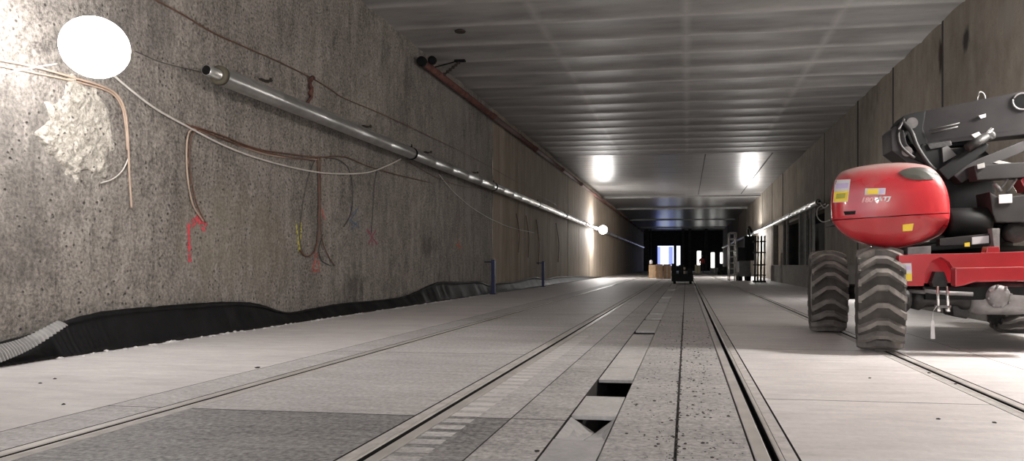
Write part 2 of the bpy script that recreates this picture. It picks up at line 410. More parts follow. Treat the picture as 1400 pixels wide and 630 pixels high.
# ---- crumbs and stones
bm = bmesh.new()
def pebble(bm, x, y, r, z=0):
    t_ = bmesh.new(); bmesh.ops.create_icosphere(t_, subdivisions=1, radius=1)
    for v in t_.verts:
        v.co = Vector((v.co.x*r*random.uniform(.7, 1.4), v.co.y*r*random.uniform(.7, 1.4), max(-.2, v.co.z)*r*.6*random.uniform(.7, 1.2)))+Vector((x, y, z+r*.1))
    merge(bm, t_)
n = 0
while n < 900:
    x = random.gauss(.02, .22); y = 2.6+abs(random.gauss(0, 1))*4.0
    if not (-.35 < x < .27): continue
    if noise.noise(Vector((x*5, y*2.2, 0))) < random.uniform(-.5, .45): continue
    pebble(bm, x, y, random.choice((.002, .003, .003, .004, .005, .009))*random.uniform(.6, 1.1)); n += 1
for k in range(350):
    y = 2.6+random.random()*10; pebble(bm, -.045+random.gauss(0, .006), y, random.uniform(.003, .009))
tag(new('concrete_crumbs', bm, simple('dark_crumbs', (.08, .07, .065), .9)), 'scatter of small dark concrete crumbs between the trench covers and the black rail groove', 'debris', kind='stuff')
for (u, v, r) in ((734, 617, .012), (75, 518, .012), (55, 524, .012), (87, 553, .013), (1270, 510, .012), (1306, 525, .012), (1360, 578, .012), (1283, 573, .011), (1189, 517, .010), (352, 503, .02)):
    p = onZ(u, v, 0); bm = bmesh.new(); pebble(bm, p.x, p.y, r)
    w = {734: 'dark stone beside the near corner of the grey trench cover', 75: 'dark pebble on the pale floor by the left wall, furthest of three together', 55: 'dark pebble on the pale floor by the left wall, leftmost of three together',
         87: 'dark pebble on the pale floor closest to the leftmost rail', 1270: 'pebble beside the rail under the boom lift, nearest to its wheel', 1306: 'pebble beside the rail under the boom lift, halfway to the picture edge',
         1360: 'pebble in the bottom right corner of the floor', 1283: 'pebble left of the one in the bottom right corner', 1189: 'pebble on the floor in front of the near wheel', 352: 'dark chip on the pale floor below the black membrane'}[u]
    tag(new('stone', bm, M_joint), w, 'stone', 'loose stones on the floor')

# ================================================================ WALLS
def grid(bm, y0, y1, z0, z1, X, step, fn, mi=0):
    ny = max(1, int((y1-y0)/step)); nz = max(1, int((z1-z0)/step)); vs = []
    for i in range(ny+1):
        row = []
        for k in range(nz+1):
            y = y0+(y1-y0)*i/ny; z = z0+(z1-z0)*k/nz
            row.append(bm.verts.new((X+fn(y, z), y, z)))
        vs.append(row)
    for i in range(ny):
        for k in range(nz):
            f = bm.faces.new([vs[i][k], vs[i+1][k], vs[i+1][k+1], vs[i][k+1]]); f.smooth = True; f.material_index = mi
JW = onX(674, 300, WL).y
def rough(y, z):
    return .020*noise.fractal(Vector((1.3, y*1.1, z*1.1)), 1, 2, 4)+.006*noise.noise(Vector((0, y*9, z*9)))
bm = bmesh.new()
grid(bm, 1.5, JW-.02, -.3, CZ+.05, WL, .07, rough, 0)
box(bm, (WL-.5, Y0, -.3), (WL, 1.5, CZ+.1))
box(bm, (WL-.5, JW-.03, -.3), (WL-.05, JW+.03, CZ+.05), mi=2)
# panels beyond the joint, with shallow vertical seams
ys = [JW+.03, 24.6, 28.0, 31.5, 35.2, 39, 43, 47.4, 52, 57, 62, 68, 74, 80, 86, 92, 98, 103.4]
for a, b in zip(ys, ys[1:]):
    off = random.uniform(-.012, .012)
    box(bm, (WL-.5, a+.012, -.3), (WL+off, b-.012, CZ+.05), mi=1); box(bm, (WL-.5, b-.02, -.3), (WL-.02, b+.02, CZ+.05), mi=2)
new('wall_left', bm, [M_wall, M_wall2, M_joint])['kind'] = 'structure'
# broken-out rough patch by the lamp
bm = bmesh.new(); pc = onX(112, 182, WL); ph = .50; pw = .46
def patch(y, z):
    a = (y-pc.y)/pw; b = (z-pc.z)/ph
    e = 1-(a*a+b*b)**1.5+.7*noise.fractal(Vector((y*4, z*4, 5)), .8, 2, 3)
    e = min(1, max(0, e*2.5))
    return -.035+e*(.050+.020*noise.fractal(Vector((y*11, z*11, 2)), .7, 2, 6))
grid(bm, pc.y-pw*1.1, pc.y+pw*1.1, pc.z-ph*1.15, pc.z+ph*1.1, WL, .012, patch)
struct('trim_1', bm, M_patch)
# right wall, with a pillared niche
NA, NB = 27.0, 38.4; NZ = 2.75
bm = bmesh.new()
segs = [Y0, 14.9, 18.3, 21.9, NA, NB, 43.0, 48.5, 55, 62, 70, 79, 88, 103.4]
for a, b in zip(segs, segs[1:]):
    off = random.uniform(-.01, .01); z0 = NZ if abs(a-NA) < .01 else -.3
    box(bm, (WR+off, a+.03, z0), (WR+.4, b-.03, CZ+.05)); box(bm, (WR+.05, b-.07, NZ if (abs(a-NA) < .01 or abs(b-NA) < .01) else z0), (WR+.4, b+.07, CZ+.05), mi=1)
for b in segs[1:-1]:
    jw = .06 if abs(b-21.9) < .01 else .033
    box(bm, (WR-.016, b-jw, NZ if abs(b-NA) < .01 or abs(b-NB) < .01 else -.3), (WR+.06, b+jw, CZ+.05), mi=1)
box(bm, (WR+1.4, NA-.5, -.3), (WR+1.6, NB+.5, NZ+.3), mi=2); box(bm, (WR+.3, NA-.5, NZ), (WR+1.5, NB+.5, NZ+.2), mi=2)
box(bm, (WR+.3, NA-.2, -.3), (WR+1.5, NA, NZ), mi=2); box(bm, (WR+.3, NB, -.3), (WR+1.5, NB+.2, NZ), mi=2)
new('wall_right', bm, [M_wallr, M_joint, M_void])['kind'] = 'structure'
bm = bmesh.new(); box(bm, (PLX, 8.5, -.05), (WR+1.35, 38.8, .79), .02)
struct('trim_2', bm, M_plinth)
for k, (u, wpx) in enumerate(((1058, 10), (1072, 4), (1077, 3), (1094, 8), (1103, 4), (1109, 4), (1113, 3))):
    D = 1042*4.5/(u-VPX); Yk = (D+.7)/.988; xw = wpx*D/1042
    bm = bmesh.new(); box(bm, (4.46, Yk, .79), (4.46+xw, Yk+.14, NZ+.1), .01)
    struct('trim_%d' % (k+3), bm, M_plinth)
# ================================================================ CEILING
bm = bmesh.new()
YS = 31.0
def cz(x, y):
    p = (y-.35+.03*noise.noise(Vector((x*.8, y*.2, 0)))) / 1.22
    q = abs((p % 1)-.0); q = min(q, 1-q)        # 0 at a joint
    ridge = math.exp(-(q/.05)**2)*.020
    sagp = .012*math.cos(2*PI*p)
    lx = min(abs(x+2.72), abs(x), abs(x-2.78)); ridge2 = .005*math.exp(-(lx/.07)**2)
    return CZ-ridge-ridge2-sagp+.006*noise.noise(Vector((x*.7, y*.7, 3)))
def cz2(x, y):
    return CZ-.015+.007*math.sin(2*PI*y/.42+.6*math.sin(x))+.012*noise.noise(Vector((x*.35, y*.5, 9)))
def surf(y0, y1, dy, xs, fn, mi):
    n_ = int((y1-y0)/dy); prev = None
    for i in range(n_+1):
        y = y0+(y1-y0)*i/n_
        row = [bm.verts.new((x, y, fn(x, y))) for x in xs]
        if prev:
            for k in range(len(xs)-1):
                f = bm.faces.new([prev[k], prev[k+1], row[k+1], row[k]]); f.smooth = True; f.material_index = mi
        prev = row
xs = [-5.9+.35*i for i in range(33)]
xs = sorted(set([round(x, 3) for x in xs]+[s+d for s in (-2.72, 0, 2.78) for d in (-.12, -.06, 0, .06, .12)]))
surf(Y0, YS, .0762, xs, cz, 0)
surf(YS, 49, .07, [-5.9+.6*i for i in range(20)], cz2, 1)
surf(49, 103.4, .5, [-5.9+1.2*i for i in range(10)], lambda x, y: CZ-.03+.02*noise.noise(Vector((x*.3, y*.3, 1))), 1)
box(bm, (-5.9, Y0, CZ+.12), (5.3, 103.4, CZ+.3))
for X in (.78, 3.45): box(bm, (X-.02, YS+.3, CZ-.035), (X+.02, 49, CZ), mi=2)
new('ceiling', bm, [M_ceil, M_ceil2, M_joint])['kind'] = 'structure'
for k, Yb in enumerate((49.5, 60, 75, 90)):
    bm = bmesh.new(); box(bm, (WL, Yb, CZ-.16), (WR, Yb+.5, CZ+.02), .03); struct('trim_%d' % (k+10), bm, M_ceil2)
# small dark hole with rag in ceiling
p = onZ(629, 42, CZ-.02); bm = bmesh.new(); lathe(bm, [(0, .10), (.02, .11), (.04, .07)], p+Vector((0, 0, -.03)), (0, 0, 1), 16)
tag(new('ceiling_hole_plug', bm, M_rustdark), 'small dark plug in the ceiling near the top left wall edge', 'plug')

# ================================================================ END WALL
EY = 100.0
def onE(u, v): return onY(u, v, EY)
def er(u0, v0, u1, v1):
    a = onE(u0, v1); b = onE(u1, v0); return a.x, a.z, b.x, b.z
ops = [er(899, 336, 930, 363), er(953, 343, 958.5, 363), er(972, 345, 977, 366), er(984.5, 345, 989, 360)]
bm = bmesh.new()
xcuts = sorted([WL-.3, WR+.3]+[c for o in ops for c in (o[0], o[2])])
for a, b in zip(xcuts, xcuts[1:]):
    hit_ = [o for o in ops if abs(o[0]-a) < 1e-6 and abs(o[2]-b) < 1e-6]
    if hit_:
        o = hit_[0]
        box(bm, (a, EY, -.3), (b, EY+.3, o[1])); box(bm, (a, EY, o[3]), (b, EY+.3, CZ+.2))
    else: box(bm, (a, EY, -.3), (b, EY+.3, CZ+.2))
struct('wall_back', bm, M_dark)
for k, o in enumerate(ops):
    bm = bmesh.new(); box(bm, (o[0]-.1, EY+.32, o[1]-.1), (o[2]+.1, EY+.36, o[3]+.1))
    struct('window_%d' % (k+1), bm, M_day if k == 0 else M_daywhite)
for (u0, u1, lab) in ((899, 903, 'blue sheet hanging at the left edge of the bright far opening'), (914, 920, 'blue sheet hanging in the middle of the bright far opening')):
    a = onY(u0, 337, EY+.15); b = onY(u1, 362, EY+.15); bm = bmesh.new(); n_ = 10; prev = None
    for i in range(n_+1):
        x = a.x+(b.x-a.x)*i/n_; yy = EY+.15+.04*math.sin(i*1.9)
        r_ = [bm.verts.new((x, yy, a.z)), bm.verts.new((x, yy, b.z)), bm.verts.new((x, yy+.01, a.z)), bm.verts.new((x, yy+.01, b.z))]
        if prev: bm.faces.new([prev[0], prev[1], r_[1], r_[0]]); bm.faces.new([prev[2], prev[3], r_[3], r_[2]])
        prev = r_
    tag(new('hanging_sheet', bm, M_dayblue), lab, 'sheet', 'blue sheets in the far opening')
a = onY(921, 337, EY+.1); b = onY(925, 363, EY+.1)
bm = bmesh.new(); box(bm, (a.x, EY+.02, b.z), (b.x, EY+.2, a.z+.1))
struct('trim_20', bm, M_dark)

# ================================================================ LAMPS
def lamp_proto():
    t = empty('wall_lamp', (0, 0, 0))
    bm = bmesh.new(); bmesh.ops.create_uvsphere(bm, u_segments=32, v_segments=20, radius=.25, matrix=Matrix.Diagonal((1, 1, .97, 1)))
    for f in bm.faces: f.smooth = True
    new('lamp_globe', bm, M_lamp, t)
    bm = bmesh.new(); lathe(bm, [(-.275, .05), (-.265, .08), (-.24, .09), (-.225, .07)], (0, 0, 0), (.60, -.78, -.12), 20); new('lamp_socket', bm, M_black, t)
    return t
lp = lamp_proto()
def put(p, side, lab, r=None):
    o = lp if not put.used else copy_tree(lp); put.used = True
    o.location = p; tag(o, lab, 'lamp', 'globe lamps along the walls')
    wx = (WL+.03 if side < 0 else WR-.03)
    bm = bmesh.new(); a = Vector(p)+Vector((side*.12, .15, .12)); w = Vector((wx, p[1]+.5, p[2]+.16))
    tube(bm, spline([a, Vector(((a.x+w.x)/2, p[1]+.22, p[2]+.17)), w], 5), .014, 8)
    new('lamp_bracket', bm, M_black, o)
    return o
put.used = False
protos_children = None
q = onX(130, 65, -4.72)
LAMPS = [((q.x, q.y, q.z), -1, 'huge glaring white globe lamp on the near left wall'),
         (tuple(onX(824.5, 314, -4.82)), -1, 'small bright globe lamp far down the left wall'),
         ((4.0, 7.1, 2.9), 1, 'globe lamp on the right wall beside the boom lift'),
         ((4.3, 17.6, 1.10), 1, 'globe lamp low on the plinth behind the boom lift wheel'),
         ((4.02, 49.5, 2.45), 1, 'globe lamp on the right wall behind the distant equipment'),
         ((-4.8, -8.5, 2.9), -1, 'added fill globe lamp on the left wall behind the viewer'),  # this pair is added out of view as fill light from behind the camera
         ((4.0, -8.0, 2.9), 1, 'added fill globe lamp on the right wall behind the viewer')]
kids = list(lp.children); globe_mesh = kids[0].data
for (p, s, lab) in LAMPS:
    if not put.used:
        put(p, s, lab); kids[0].data = kids[0].data.copy(); kids[0].data.materials[0] = M_lampn; continue
    c = lp.copy(); COL.objects.link(c)
    for ch in kids:
        d = ch.copy(); COL.objects.link(d); d.parent = c
        if d.data.materials[0] == M_lampn and abs(p[1]-17.6) > .1: d.data = globe_mesh
    keep = lp; lp = c; put.used = False; put(p, s, lab); lp = keep; put.used = True

# ================================================================ PIPES
def pipe_run(a, b, r, mat, name, lab, cat, clamps, inner=None, wall=WL):
    a = Vector(a); b = Vector(b); d = (b-a).normalized()
    t = empty(name, a, lab, cat)
    bm = bmesh.new(); L_ = (b-a).length
    prof = []
    s = 0.0; prof.append((0, r*.62)); prof.append((0, r))
    while s < L_:
        prof.append((s+.01, r)); s = min(s+1.2, L_); prof.append((s-.02, r)); prof.append((s-.012, r*1.03)); prof.append((s-.004, r*1.03))
    lathe(bm, prof, a, d, 32, close=False); new('pipe_jacket', bm, mat, t)
    if inner:
        bm = bmesh.new(); lathe(bm, [(-.238, inner*.86), (-.24, inner), (.3, inner)], a, d, 24, close=False); new('inner_pipe', bm, M_galv2, t)
        bm = bmesh.new(); lathe(bm, [(-.2385, inner*.87), (.3, inner*.86), (.3, .001)], a, d, 24, close=False); new('pipe_bore', bm, M_trench, t)  # near-black bore colour stands in for the shade inside the pipe
        bm = bmesh.new(); lathe(bm, [(-.02, inner), (-.035, r*.7), (-.02, r*1.04), (.03, r*1.04), (.03, r)], a, d, 28, close=False); new('end_collar', bm, simple('dull_end_collar', (.07, .06, .04), .8), t)
    for y in clamps:
        c = a+d*((y-a.y)/d.y); bm = bmesh.new()
        lathe(bm, [(-.03, r*1.0), (-.03, r*1.12), (.03, r*1.12), (.03, r*1.0)], c, d, 28)
        wl2 = wall+(.04 if wall < 0 else -.03); box(bm, (min(c.x, wl2), c.y-.02, c.z+r*1.0), (max(c.x, wl2), c.y+.02, c.z+r*1.0+.03)); 
        cyl(bm, c+Vector((0, 0, r)), c+Vector((0, 0, r+.07)), .012, 8)
        new('pipe_clamp', bm, M_black, t)
    return t
gx = -5.22
ga = onX(300, 103, gx); gb = Vector((gx, 94, ga.z+.02))
yc = [onX(u, 300, gx).y for u in (563, 675, 735, 772, 799, 818)]
k = yc[-1]
while k < 80: k += 6; yc.append(k)
pipe_run(ga, gb, .105, M_galv, 'galvanised_pipe', 'long galvanised insulated pipe along the left wall with an open near end', 'pipe', yc, inner=.06)
hx = 4.42; ha = onX(1119, 276, hx)
pipe_run(ha, Vector((hx, 94, ha.z)), .10, M_galv, 'galvanised_pipe', 'galvanised insulated pipe along the right wall starting behind the red hood', 'pipe', [onX(u, 300, hx).y for u in (1083, 1058, 1044, 1034, 1020)]+[60, 70], inner=.06, wall=WR)
# rusty sprinkler pipe in the upper left corner
ra = onX(577, 84, -5.36)
t = empty('rusty_pipe', ra, 'rusty red-brown pipe in the corner where left wall meets ceiling', 'pipe')
bm = bmesh.new(); L_ = 82
lathe(bm, [(0, .05), (0, .075)]+[x for s in range(0, 80, 6) for x in ((s+5.7, .075), (s+5.72, .095), (s+5.95, .095), (s+5.97, .075))], ra, (0, 1, 0), 18, close=False)
new('pipe_body', bm, M_rust, t)
bm = bmesh.new(); lathe(bm, [(-.05, .05), (-.05, .1), (.05, .1), (.06, .08)], ra, (0, 1, 0), 16)
lathe(bm, [(0, .04), (0, .085), (.08, .085), (.1, .05)], ra+Vector((.2, .02, .03)), (0, 1, 0), 16); new('end_coupling', bm, M_black, t)
for y in range(18, 90, 6):
    bm = bmesh.new(); lathe(bm, [(-.025, .07), (-.025, .085), (.025, .085), (.025, .07)], Vector((ra.x, y, ra.z)), (0, 1, 0), 16); new('pipe_hanger', bm, M_rustdark, t)
# sway brace on the pipe end
t = empty('sway_brace', onX(605, 100, -5.3), 'black angled brace between the rusty pipe end and the ceiling', 'bracket')
bm = bmesh.new(); e = onZ(629, 84, CZ-.04); s0 = onX(606, 103, -5.3)
tube(bm, [s0, e], .022, 8); new('brace_rod', bm, M_rustdark, t)
bm = bmesh.new(); box(bm, e+Vector((-.12, -.06, -.01)), e+Vector((.12, .06, .05)), .01); tube(bm, [onX(590, 93, -5.35), e+Vector((-.1, 0, 0))], .014, 8); new('ceiling_plate', bm, M_black, t)
bm = bmesh.new()
for k in range(6):
    c = s0.lerp(e, (k+.5)/6); lathe(bm, [(-.03, .02), (0, .045), (.03, .02)], c, (e-s0), 10)
new('chain_links', bm, M_rustdark, t)

# ================================================================ CABLES ON LEFT WALL
LWT = tree_of_wall = None
def wallpt(u, v, off):
    global LWT
    if LWT is None:
        o_ = bpy.data.objects['wall_left']; LWT = BVHTree.FromPolygons([x.co for x in o_.data.vertices], [list(p_.vertices) for p_ in o_.data.polygons])
    h = LWT.ray_cast(CAM, ray(u, v).normalized())
    if h[0] is None or h[0].y > 22: return onX(u, v, WL+off)
    return onX(u, v, h[0].x+off)
def cable(px, r, mat, lab, off=.05, name='cable', X=WL, g='cables strung along the left wall'):
    bm = bmesh.new(); s = 1 if X < 0 else -1
    pts = [(wallpt(u, v, r+.4*(off-.02)+.006*math.sin(i*1.7)) if X < 0 else onX(u, v, X+s*(off+.015*math.sin(i*1.7)))) for i, (u, v) in enumerate(px)]
    if X < 0: pts = [wallpt(q_.x, q_.y, r*1.15+.35*(off-.02)) for q_ in spline([Vector((u, v, 0)) for u, v in px], 8)]
    else: pts = spline(pts, 7)
    if X < 0:
        for _ in range(2): pts = [pts[0]]+[Vector((max(b_.x, (a_.x+b_.x+c_.x)/3), b_.y, b_.z)) for a_, b_, c_ in zip(pts, pts[1:], pts[2:])]+[pts[-1]]
    tube(bm, pts, r, 7)
    return tag(new(name, bm, mat), lab, 'cable', g)
cable([(-30, 78), (0, 82), (50, 92), (100, 106), (140, 118), (160, 130), (171, 152), (175, 190), (177, 240), (180, 284)], .011, M_ctan, 'tan cable from the left picture edge that bends down beside the rough patch')
cable([(-30, 84), (0, 90), (50, 100), (110, 113), (150, 126), (166, 145), (172, 175), (174, 205)], .009, M_ctan, 'tan cable running just under the other tan cable at the left edge', .035)
cable([(-30, 106), (0, 101), (30, 95), (78, 87)], .008, M_cwhite, 'pale thin cable rising towards the big lamp from the left edge')
cable([(176, 215), (168, 232), (155, 244), (138, 250)], .006, M_cwhite, 'short pale wire end curling left beside the rough patch')
cable([(152, 100), (180, 124), (215, 150), (260, 175), (300, 196), (345, 214), (400, 229), (450, 237), (500, 236), (530, 226), (548, 217)], .012, M_cwhite, 'long pale sagging cable from the big lamp to the first pipe clamp', .06)
cable([(262, 172), (300, 184), (350, 203), (400, 211), (435, 215), (470, 214), (500, 226), (540, 238), (590, 250)], .010, M_cbrown, 'upper brown cable above the pale sagging cable')
cable([(266, 176), (310, 192), (360, 210), (410, 217), (436, 218)], .010, M_ctan, 'tan cable bundled with the upper brown cable', .035)
cable([(255, 170), (300, 188), (340, 202), (390, 214), (430, 219)], .009, M_cbrown, 'lower brown cable of the bundle left of the hanging loops', .075)
cable([(268, 175), (258, 182), (255, 210), (257, 245), (264, 280), (278, 302)], .010, M_ctan, 'pair-like tan cable drop ending at the red spray mark')
cable([(272, 177), (262, 186), (259, 215), (262, 250), (270, 282), (281, 304)], .008, M_cbrown, 'brown cable drop right beside the tan drop at the red spray mark', .065)
cable([(434, 214), (436, 250), (436, 300), (434, 330), (428, 346), (418, 350), (410, 342)], .013, M_cbrown, 'thick dark brown cable hanging straight below the cable bundle')
cable([(438, 214), (438, 255), (438, 300), (441, 330), (450, 352), (458, 363)], .008, M_cbrown, 'thin brown cable that swings right at the foot of the hanging bunch', .07)
cable([(432, 216), (422, 240), (414, 280), (410, 320), (414, 345), (424, 352)], .006, M_cdark, 'thin dark wire looping left beside the yellow spray mark')
cable([(445, 216), (462, 218), (476, 230), (482, 255), (480, 290), (470, 310)], .008, M_cdark, 'dark cable arching right of the hanging bunch to the blue spray mark')
cable([(442, 320), (436, 340), (440, 356), (452, 363)], .006, M_cdark, 'short wire tail at the bottom of the hanging bunch', .04)
cable([(516, 232), (512, 250), (510, 280), (508, 318)], .007, M_cdark, 'thin dark cable dropping to the magenta spray mark')
cable([(205, -4), (250, 20), (290, 44), (330, 62), (380, 84), (425, 106), (452, 122), (470, 134), (520, 155), (580, 183), (640, 212), (700, 245), (760, 280)], .008, M_cbrown, 'thin brown wire strung above the galvanised pipe')
cable([(185, 70), (220, 85), (260, 95), (284, 101)], .006, M_cdark, 'thin wire from the big lamp into the open pipe end', .2)
cable([(600, 238), (620, 262), (650, 287), (690, 308), (730, 318)], .009, M_cwhite, 'pale cable sagging under the pipe before the wall joint')
cable([(560, 222), (600, 244), (640, 256), (700, 262), (760, 290)], .008, M_cbrown, 'brown cable running on past the wall joint')
for (u, v0, v1, lab) in ((709, 292, 345, 'reddish cable drop, first past the wall joint'), (722, 295, 352, 'reddish cable drop, second past the wall joint'), (736, 300, 362, 'reddish cable drop, third past the wall joint'), (763, 305, 358, 'dark cable drop beside the second blue post')):
    cable([(u-3, v0), (u+1, (v0+v1)/2), (u, v1)], .014, M_cbrown, lab, .03)
# fixings above the pipe
def anchor(u, v, lab, mat=M_rustdark):
    p = onX(u, v, WL+.02); bm = bmesh.new()
    box(bm, p+Vector((-.03, -.09, -.012)), p+Vector((.03, .09, .012)), .004); cyl(bm, p, p+Vector((.12, .02, 0)), .012, 8); cyl(bm, p+Vector((.1, .01, -.02)), p+Vector((.1, .01, .03)), .018, 6)
    tag(new('wall_anchor', bm, mat), lab, 'anchor', 'iron anchors above the galvanised pipe')
anchor(360, 110, 'iron anchor above the pipe, nearest to its open end'); anchor(499, 173, 'iron anchor above the middle of the first pipe length'); anchor(583, 208, 'iron anchor just past the first pipe clamp'); anchor(648, 236, 'iron anchor before the wall joint')
bm = bmesh.new()
fx = [onX(424+random.uniform(-4, 4), 106+k*4.4, WL+.03+.03*(k % 2)) for k in range(9)]
tube(bm, fx, .03, 8, radii=[random.uniform(.015, .04) for _ in fx])
tag(new('rusty_fixing', bm, M_rust), 'rusty red fixing on the wall just above the galvanised pipe', 'fixing')
# spray marks
def spray(pts, w, col, nm, lab):
    bm = bmesh.new(); m = paint(nm, col)
    for (u0, v0, u1, v1) in pts:
        a = wallpt(u0, v0, .008); b = wallpt(u1, v1, .008); d = (b-a); n_ = 8; prev = None; nn = Vector((0, -d.z, d.y)).normalized()
        for i in range(n_+1):
            c = a+d*i/n_; c.x = (LWT.ray_cast(Vector((0, c.y, c.z)), Vector((-1, 0, 0)))[0] or c).x+.006; ww = w*(.6+.5*random.random())
            r_ = [bm.verts.new(c+nn*ww), bm.verts.new(c-nn*ww)]
            if prev: bm.faces.new([prev[0], prev[1], r_[1], r_[0]])
            prev = r_
    tag(new('spray_mark', bm, m), lab, 'spray mark', 'spray marks on the left wall')
spray([(258, 305, 260, 358), (272, 292, 262, 312), (262, 300, 284, 308), (270, 296, 280, 316)], .03, (.75, .09, .11), 'red_spray', 'red spray paint mark at the end of the tan cable drop')
spray([(405, 302, 409, 344), (412, 304, 410, 346)], .022, (.70, .62, .08), 'yellow_spray', 'yellow spray paint mark left of the hanging cables')
spray([(427, 372, 433, 345), (433, 345, 437, 372), (427, 370, 437, 370), (440, 285, 444, 300)], .022, (.70, .12, .08), 'orange_red_spray', 'orange red spray paint triangle under the hanging cables')
spray([(478, 282, 484, 296), (490, 284, 480, 300), (478, 300, 492, 312), (480, 314, 490, 302)], .018, (.12, .19, .30), 'blue_spray', 'blue spray paint figures right of the hanging cables')
spray([(502, 314, 516, 334), (514, 314, 504, 334), (508, 310, 509, 336)], .02, (.45, .06, .13), 'magenta_spray', 'magenta spray paint cross below the thin dark cable')
spray([(624, 334, 632, 338), (628, 328, 627, 342)], .03, (.75, .15, .08), 'orange_spray', 'small orange spray paint mark left of the wall joint')

# ================================================================ MEMBRANE AT WALL FOOT
tops = [(-40, 478), (0, 468), (60, 451), (100, 436), (150, 426), (240, 418), (305, 414), (350, 416), (391, 427), (430, 421), (466, 415), (510, 411), (548, 406), (570, 398), (585, 391), (602, 386), (630, 386), (655, 385), (668, 390), (682, 387), (705, 385), (730, 379), (745, 382), (760, 379), (790, 378), (820, 379)]
bm = bmesh.new(); prev = None
tp = [onX(u, v, WL+.06) for u, v in tops]
tp = spline(tp, 14)
for i, p in enumerate(tp):
    y = p.y; h = max(.04, p.z); ribs = 0
    rib_amt = max(0, min(1, (6.7-y)/.8))
    fold = .03*noise.fractal(Vector((y*2.5, .3, 1)), .8, 2, 4)
    rib = .012*rib_amt*math.sin(y*110)
    foot = WL+.22+.05*noise.noise(Vector((y*1.2, 4, 4)))
    row = []
    for k, f in enumerate((0, .12, .35, .6, .82, 1.0, 1.04, .9)):
        x = foot+(WL+.05-foot)*min(1, f)**.8+fold*math.sin(min(1, f)*PI)*(1 if f < 1 else 0)+rib
        if k == 6: x = WL+.075
        if k == 7: x = WL+.09+fold*.5
        z = h*f+.012*noise.noise(Vector((y*7, k, 0)))*(f > 0)
        row.append(bm.verts.new((max(x, WL+.03), y, max(z, .003))))
    if prev:
        for k in range(7):
            fc = bm.faces.new([prev[k], row[k], row[k+1], prev[k+1]]); fc.smooth = True; fc.material_index = 0
    prev = row
mem = tag(new('drainage_membrane', bm, M_sheet), 'long black crumpled plastic membrane along the foot of the left wall', 'membrane')
sm = mem.modifiers.new('thickness', 'SOLIDIFY'); sm.thickness = .006
# ribbed offcut at the near end
bm = bmesh.new(); pa = [(-45, 494), (0, 482), (40, 467), (85, 441)]
pb = [onX(u, v, WL+.24) for u, v in pa]; pb = spline(pb, 40); prev = None
for i, p in enumerate(pb):
    t_ = i/len(pb); w = .10*(1-t_*.75); rr = .010*(1 if (i//2) % 2 else -1)
    row = [bm.verts.new(Vector((p.x+rr-.04, p.y, p.z+w*.75))), bm.verts.new(Vector((p.x+rr+.02, p.y, p.z))), bm.verts.new(Vector((p.x+rr+.05, p.y, p.z-w*.75)))]
    if prev:
        for k in range(2): bm.faces.new([prev[k], row[k], row[k+1], prev[k+1]])
    prev = row
o = tag(new('ribbed_membrane_edge', bm, simple('ribbed_grey_plastic', (.30, .29, .28), .45, 0, .15)), 'grey ribbed plastic edge lying on the membrane at the left picture edge', 'membrane')
sm = o.modifiers.new('thickness', 'SOLIDIFY'); sm.thickness = .005
# mortar spill along its foot
bm = bmesh.new()
for k in range(260):
    y = 5.6+random.random()*16; pebble(bm, WL+.27+random.gauss(0, .03), y, random.uniform(.01, .03))
tag(new('mortar_crumbs', bm, M_fl_a), 'pale mortar crumbs along the foot of the black membrane', 'debris', kind='stuff')
for (u, v0, v1, w, lab) in ((247, 425, 456, .028, 'short grey timber stake standing in front of the black membrane'), (376, 427, 442, .02, 'smaller grey stake where the membrane dips')):
    f_ = onZ(u, v1, 0); top = onX(u, v0, f_.x).z; bm = bmesh.new()
    box(bm, (f_.x-w/2, f_.y-w*.9, -.0), (f_.x+w/2, f_.y+w*.9, top), .004, rot=Matrix.Rotation(.05, 3, 'X'))
    tag(new('timber_stake', bm, M_wood), lab, 'stake')
for (u, v0, v1, lab) in ((675, 355, 391, 'dark blue post at the wall joint, nearer of two'), (743, 357, 386, 'dark blue post further along the left wall')):
    a = onX(u, v0, WL+.36); y = a.y; bm = bmesh.new()
    box(bm, (WL+.30, y-.05, 0), (WL+.40, y+.05, a.z), .01); box(bm, (WL+.27, y-.09, 0), (WL+.43, y+.09, .03), .005)
    cyl(bm, (WL+.1, y, a.z-.06), (WL+.34, y, a.z-.06), .015, 8)
    tag(new('blue_post', bm, M_blue), lab, 'post')
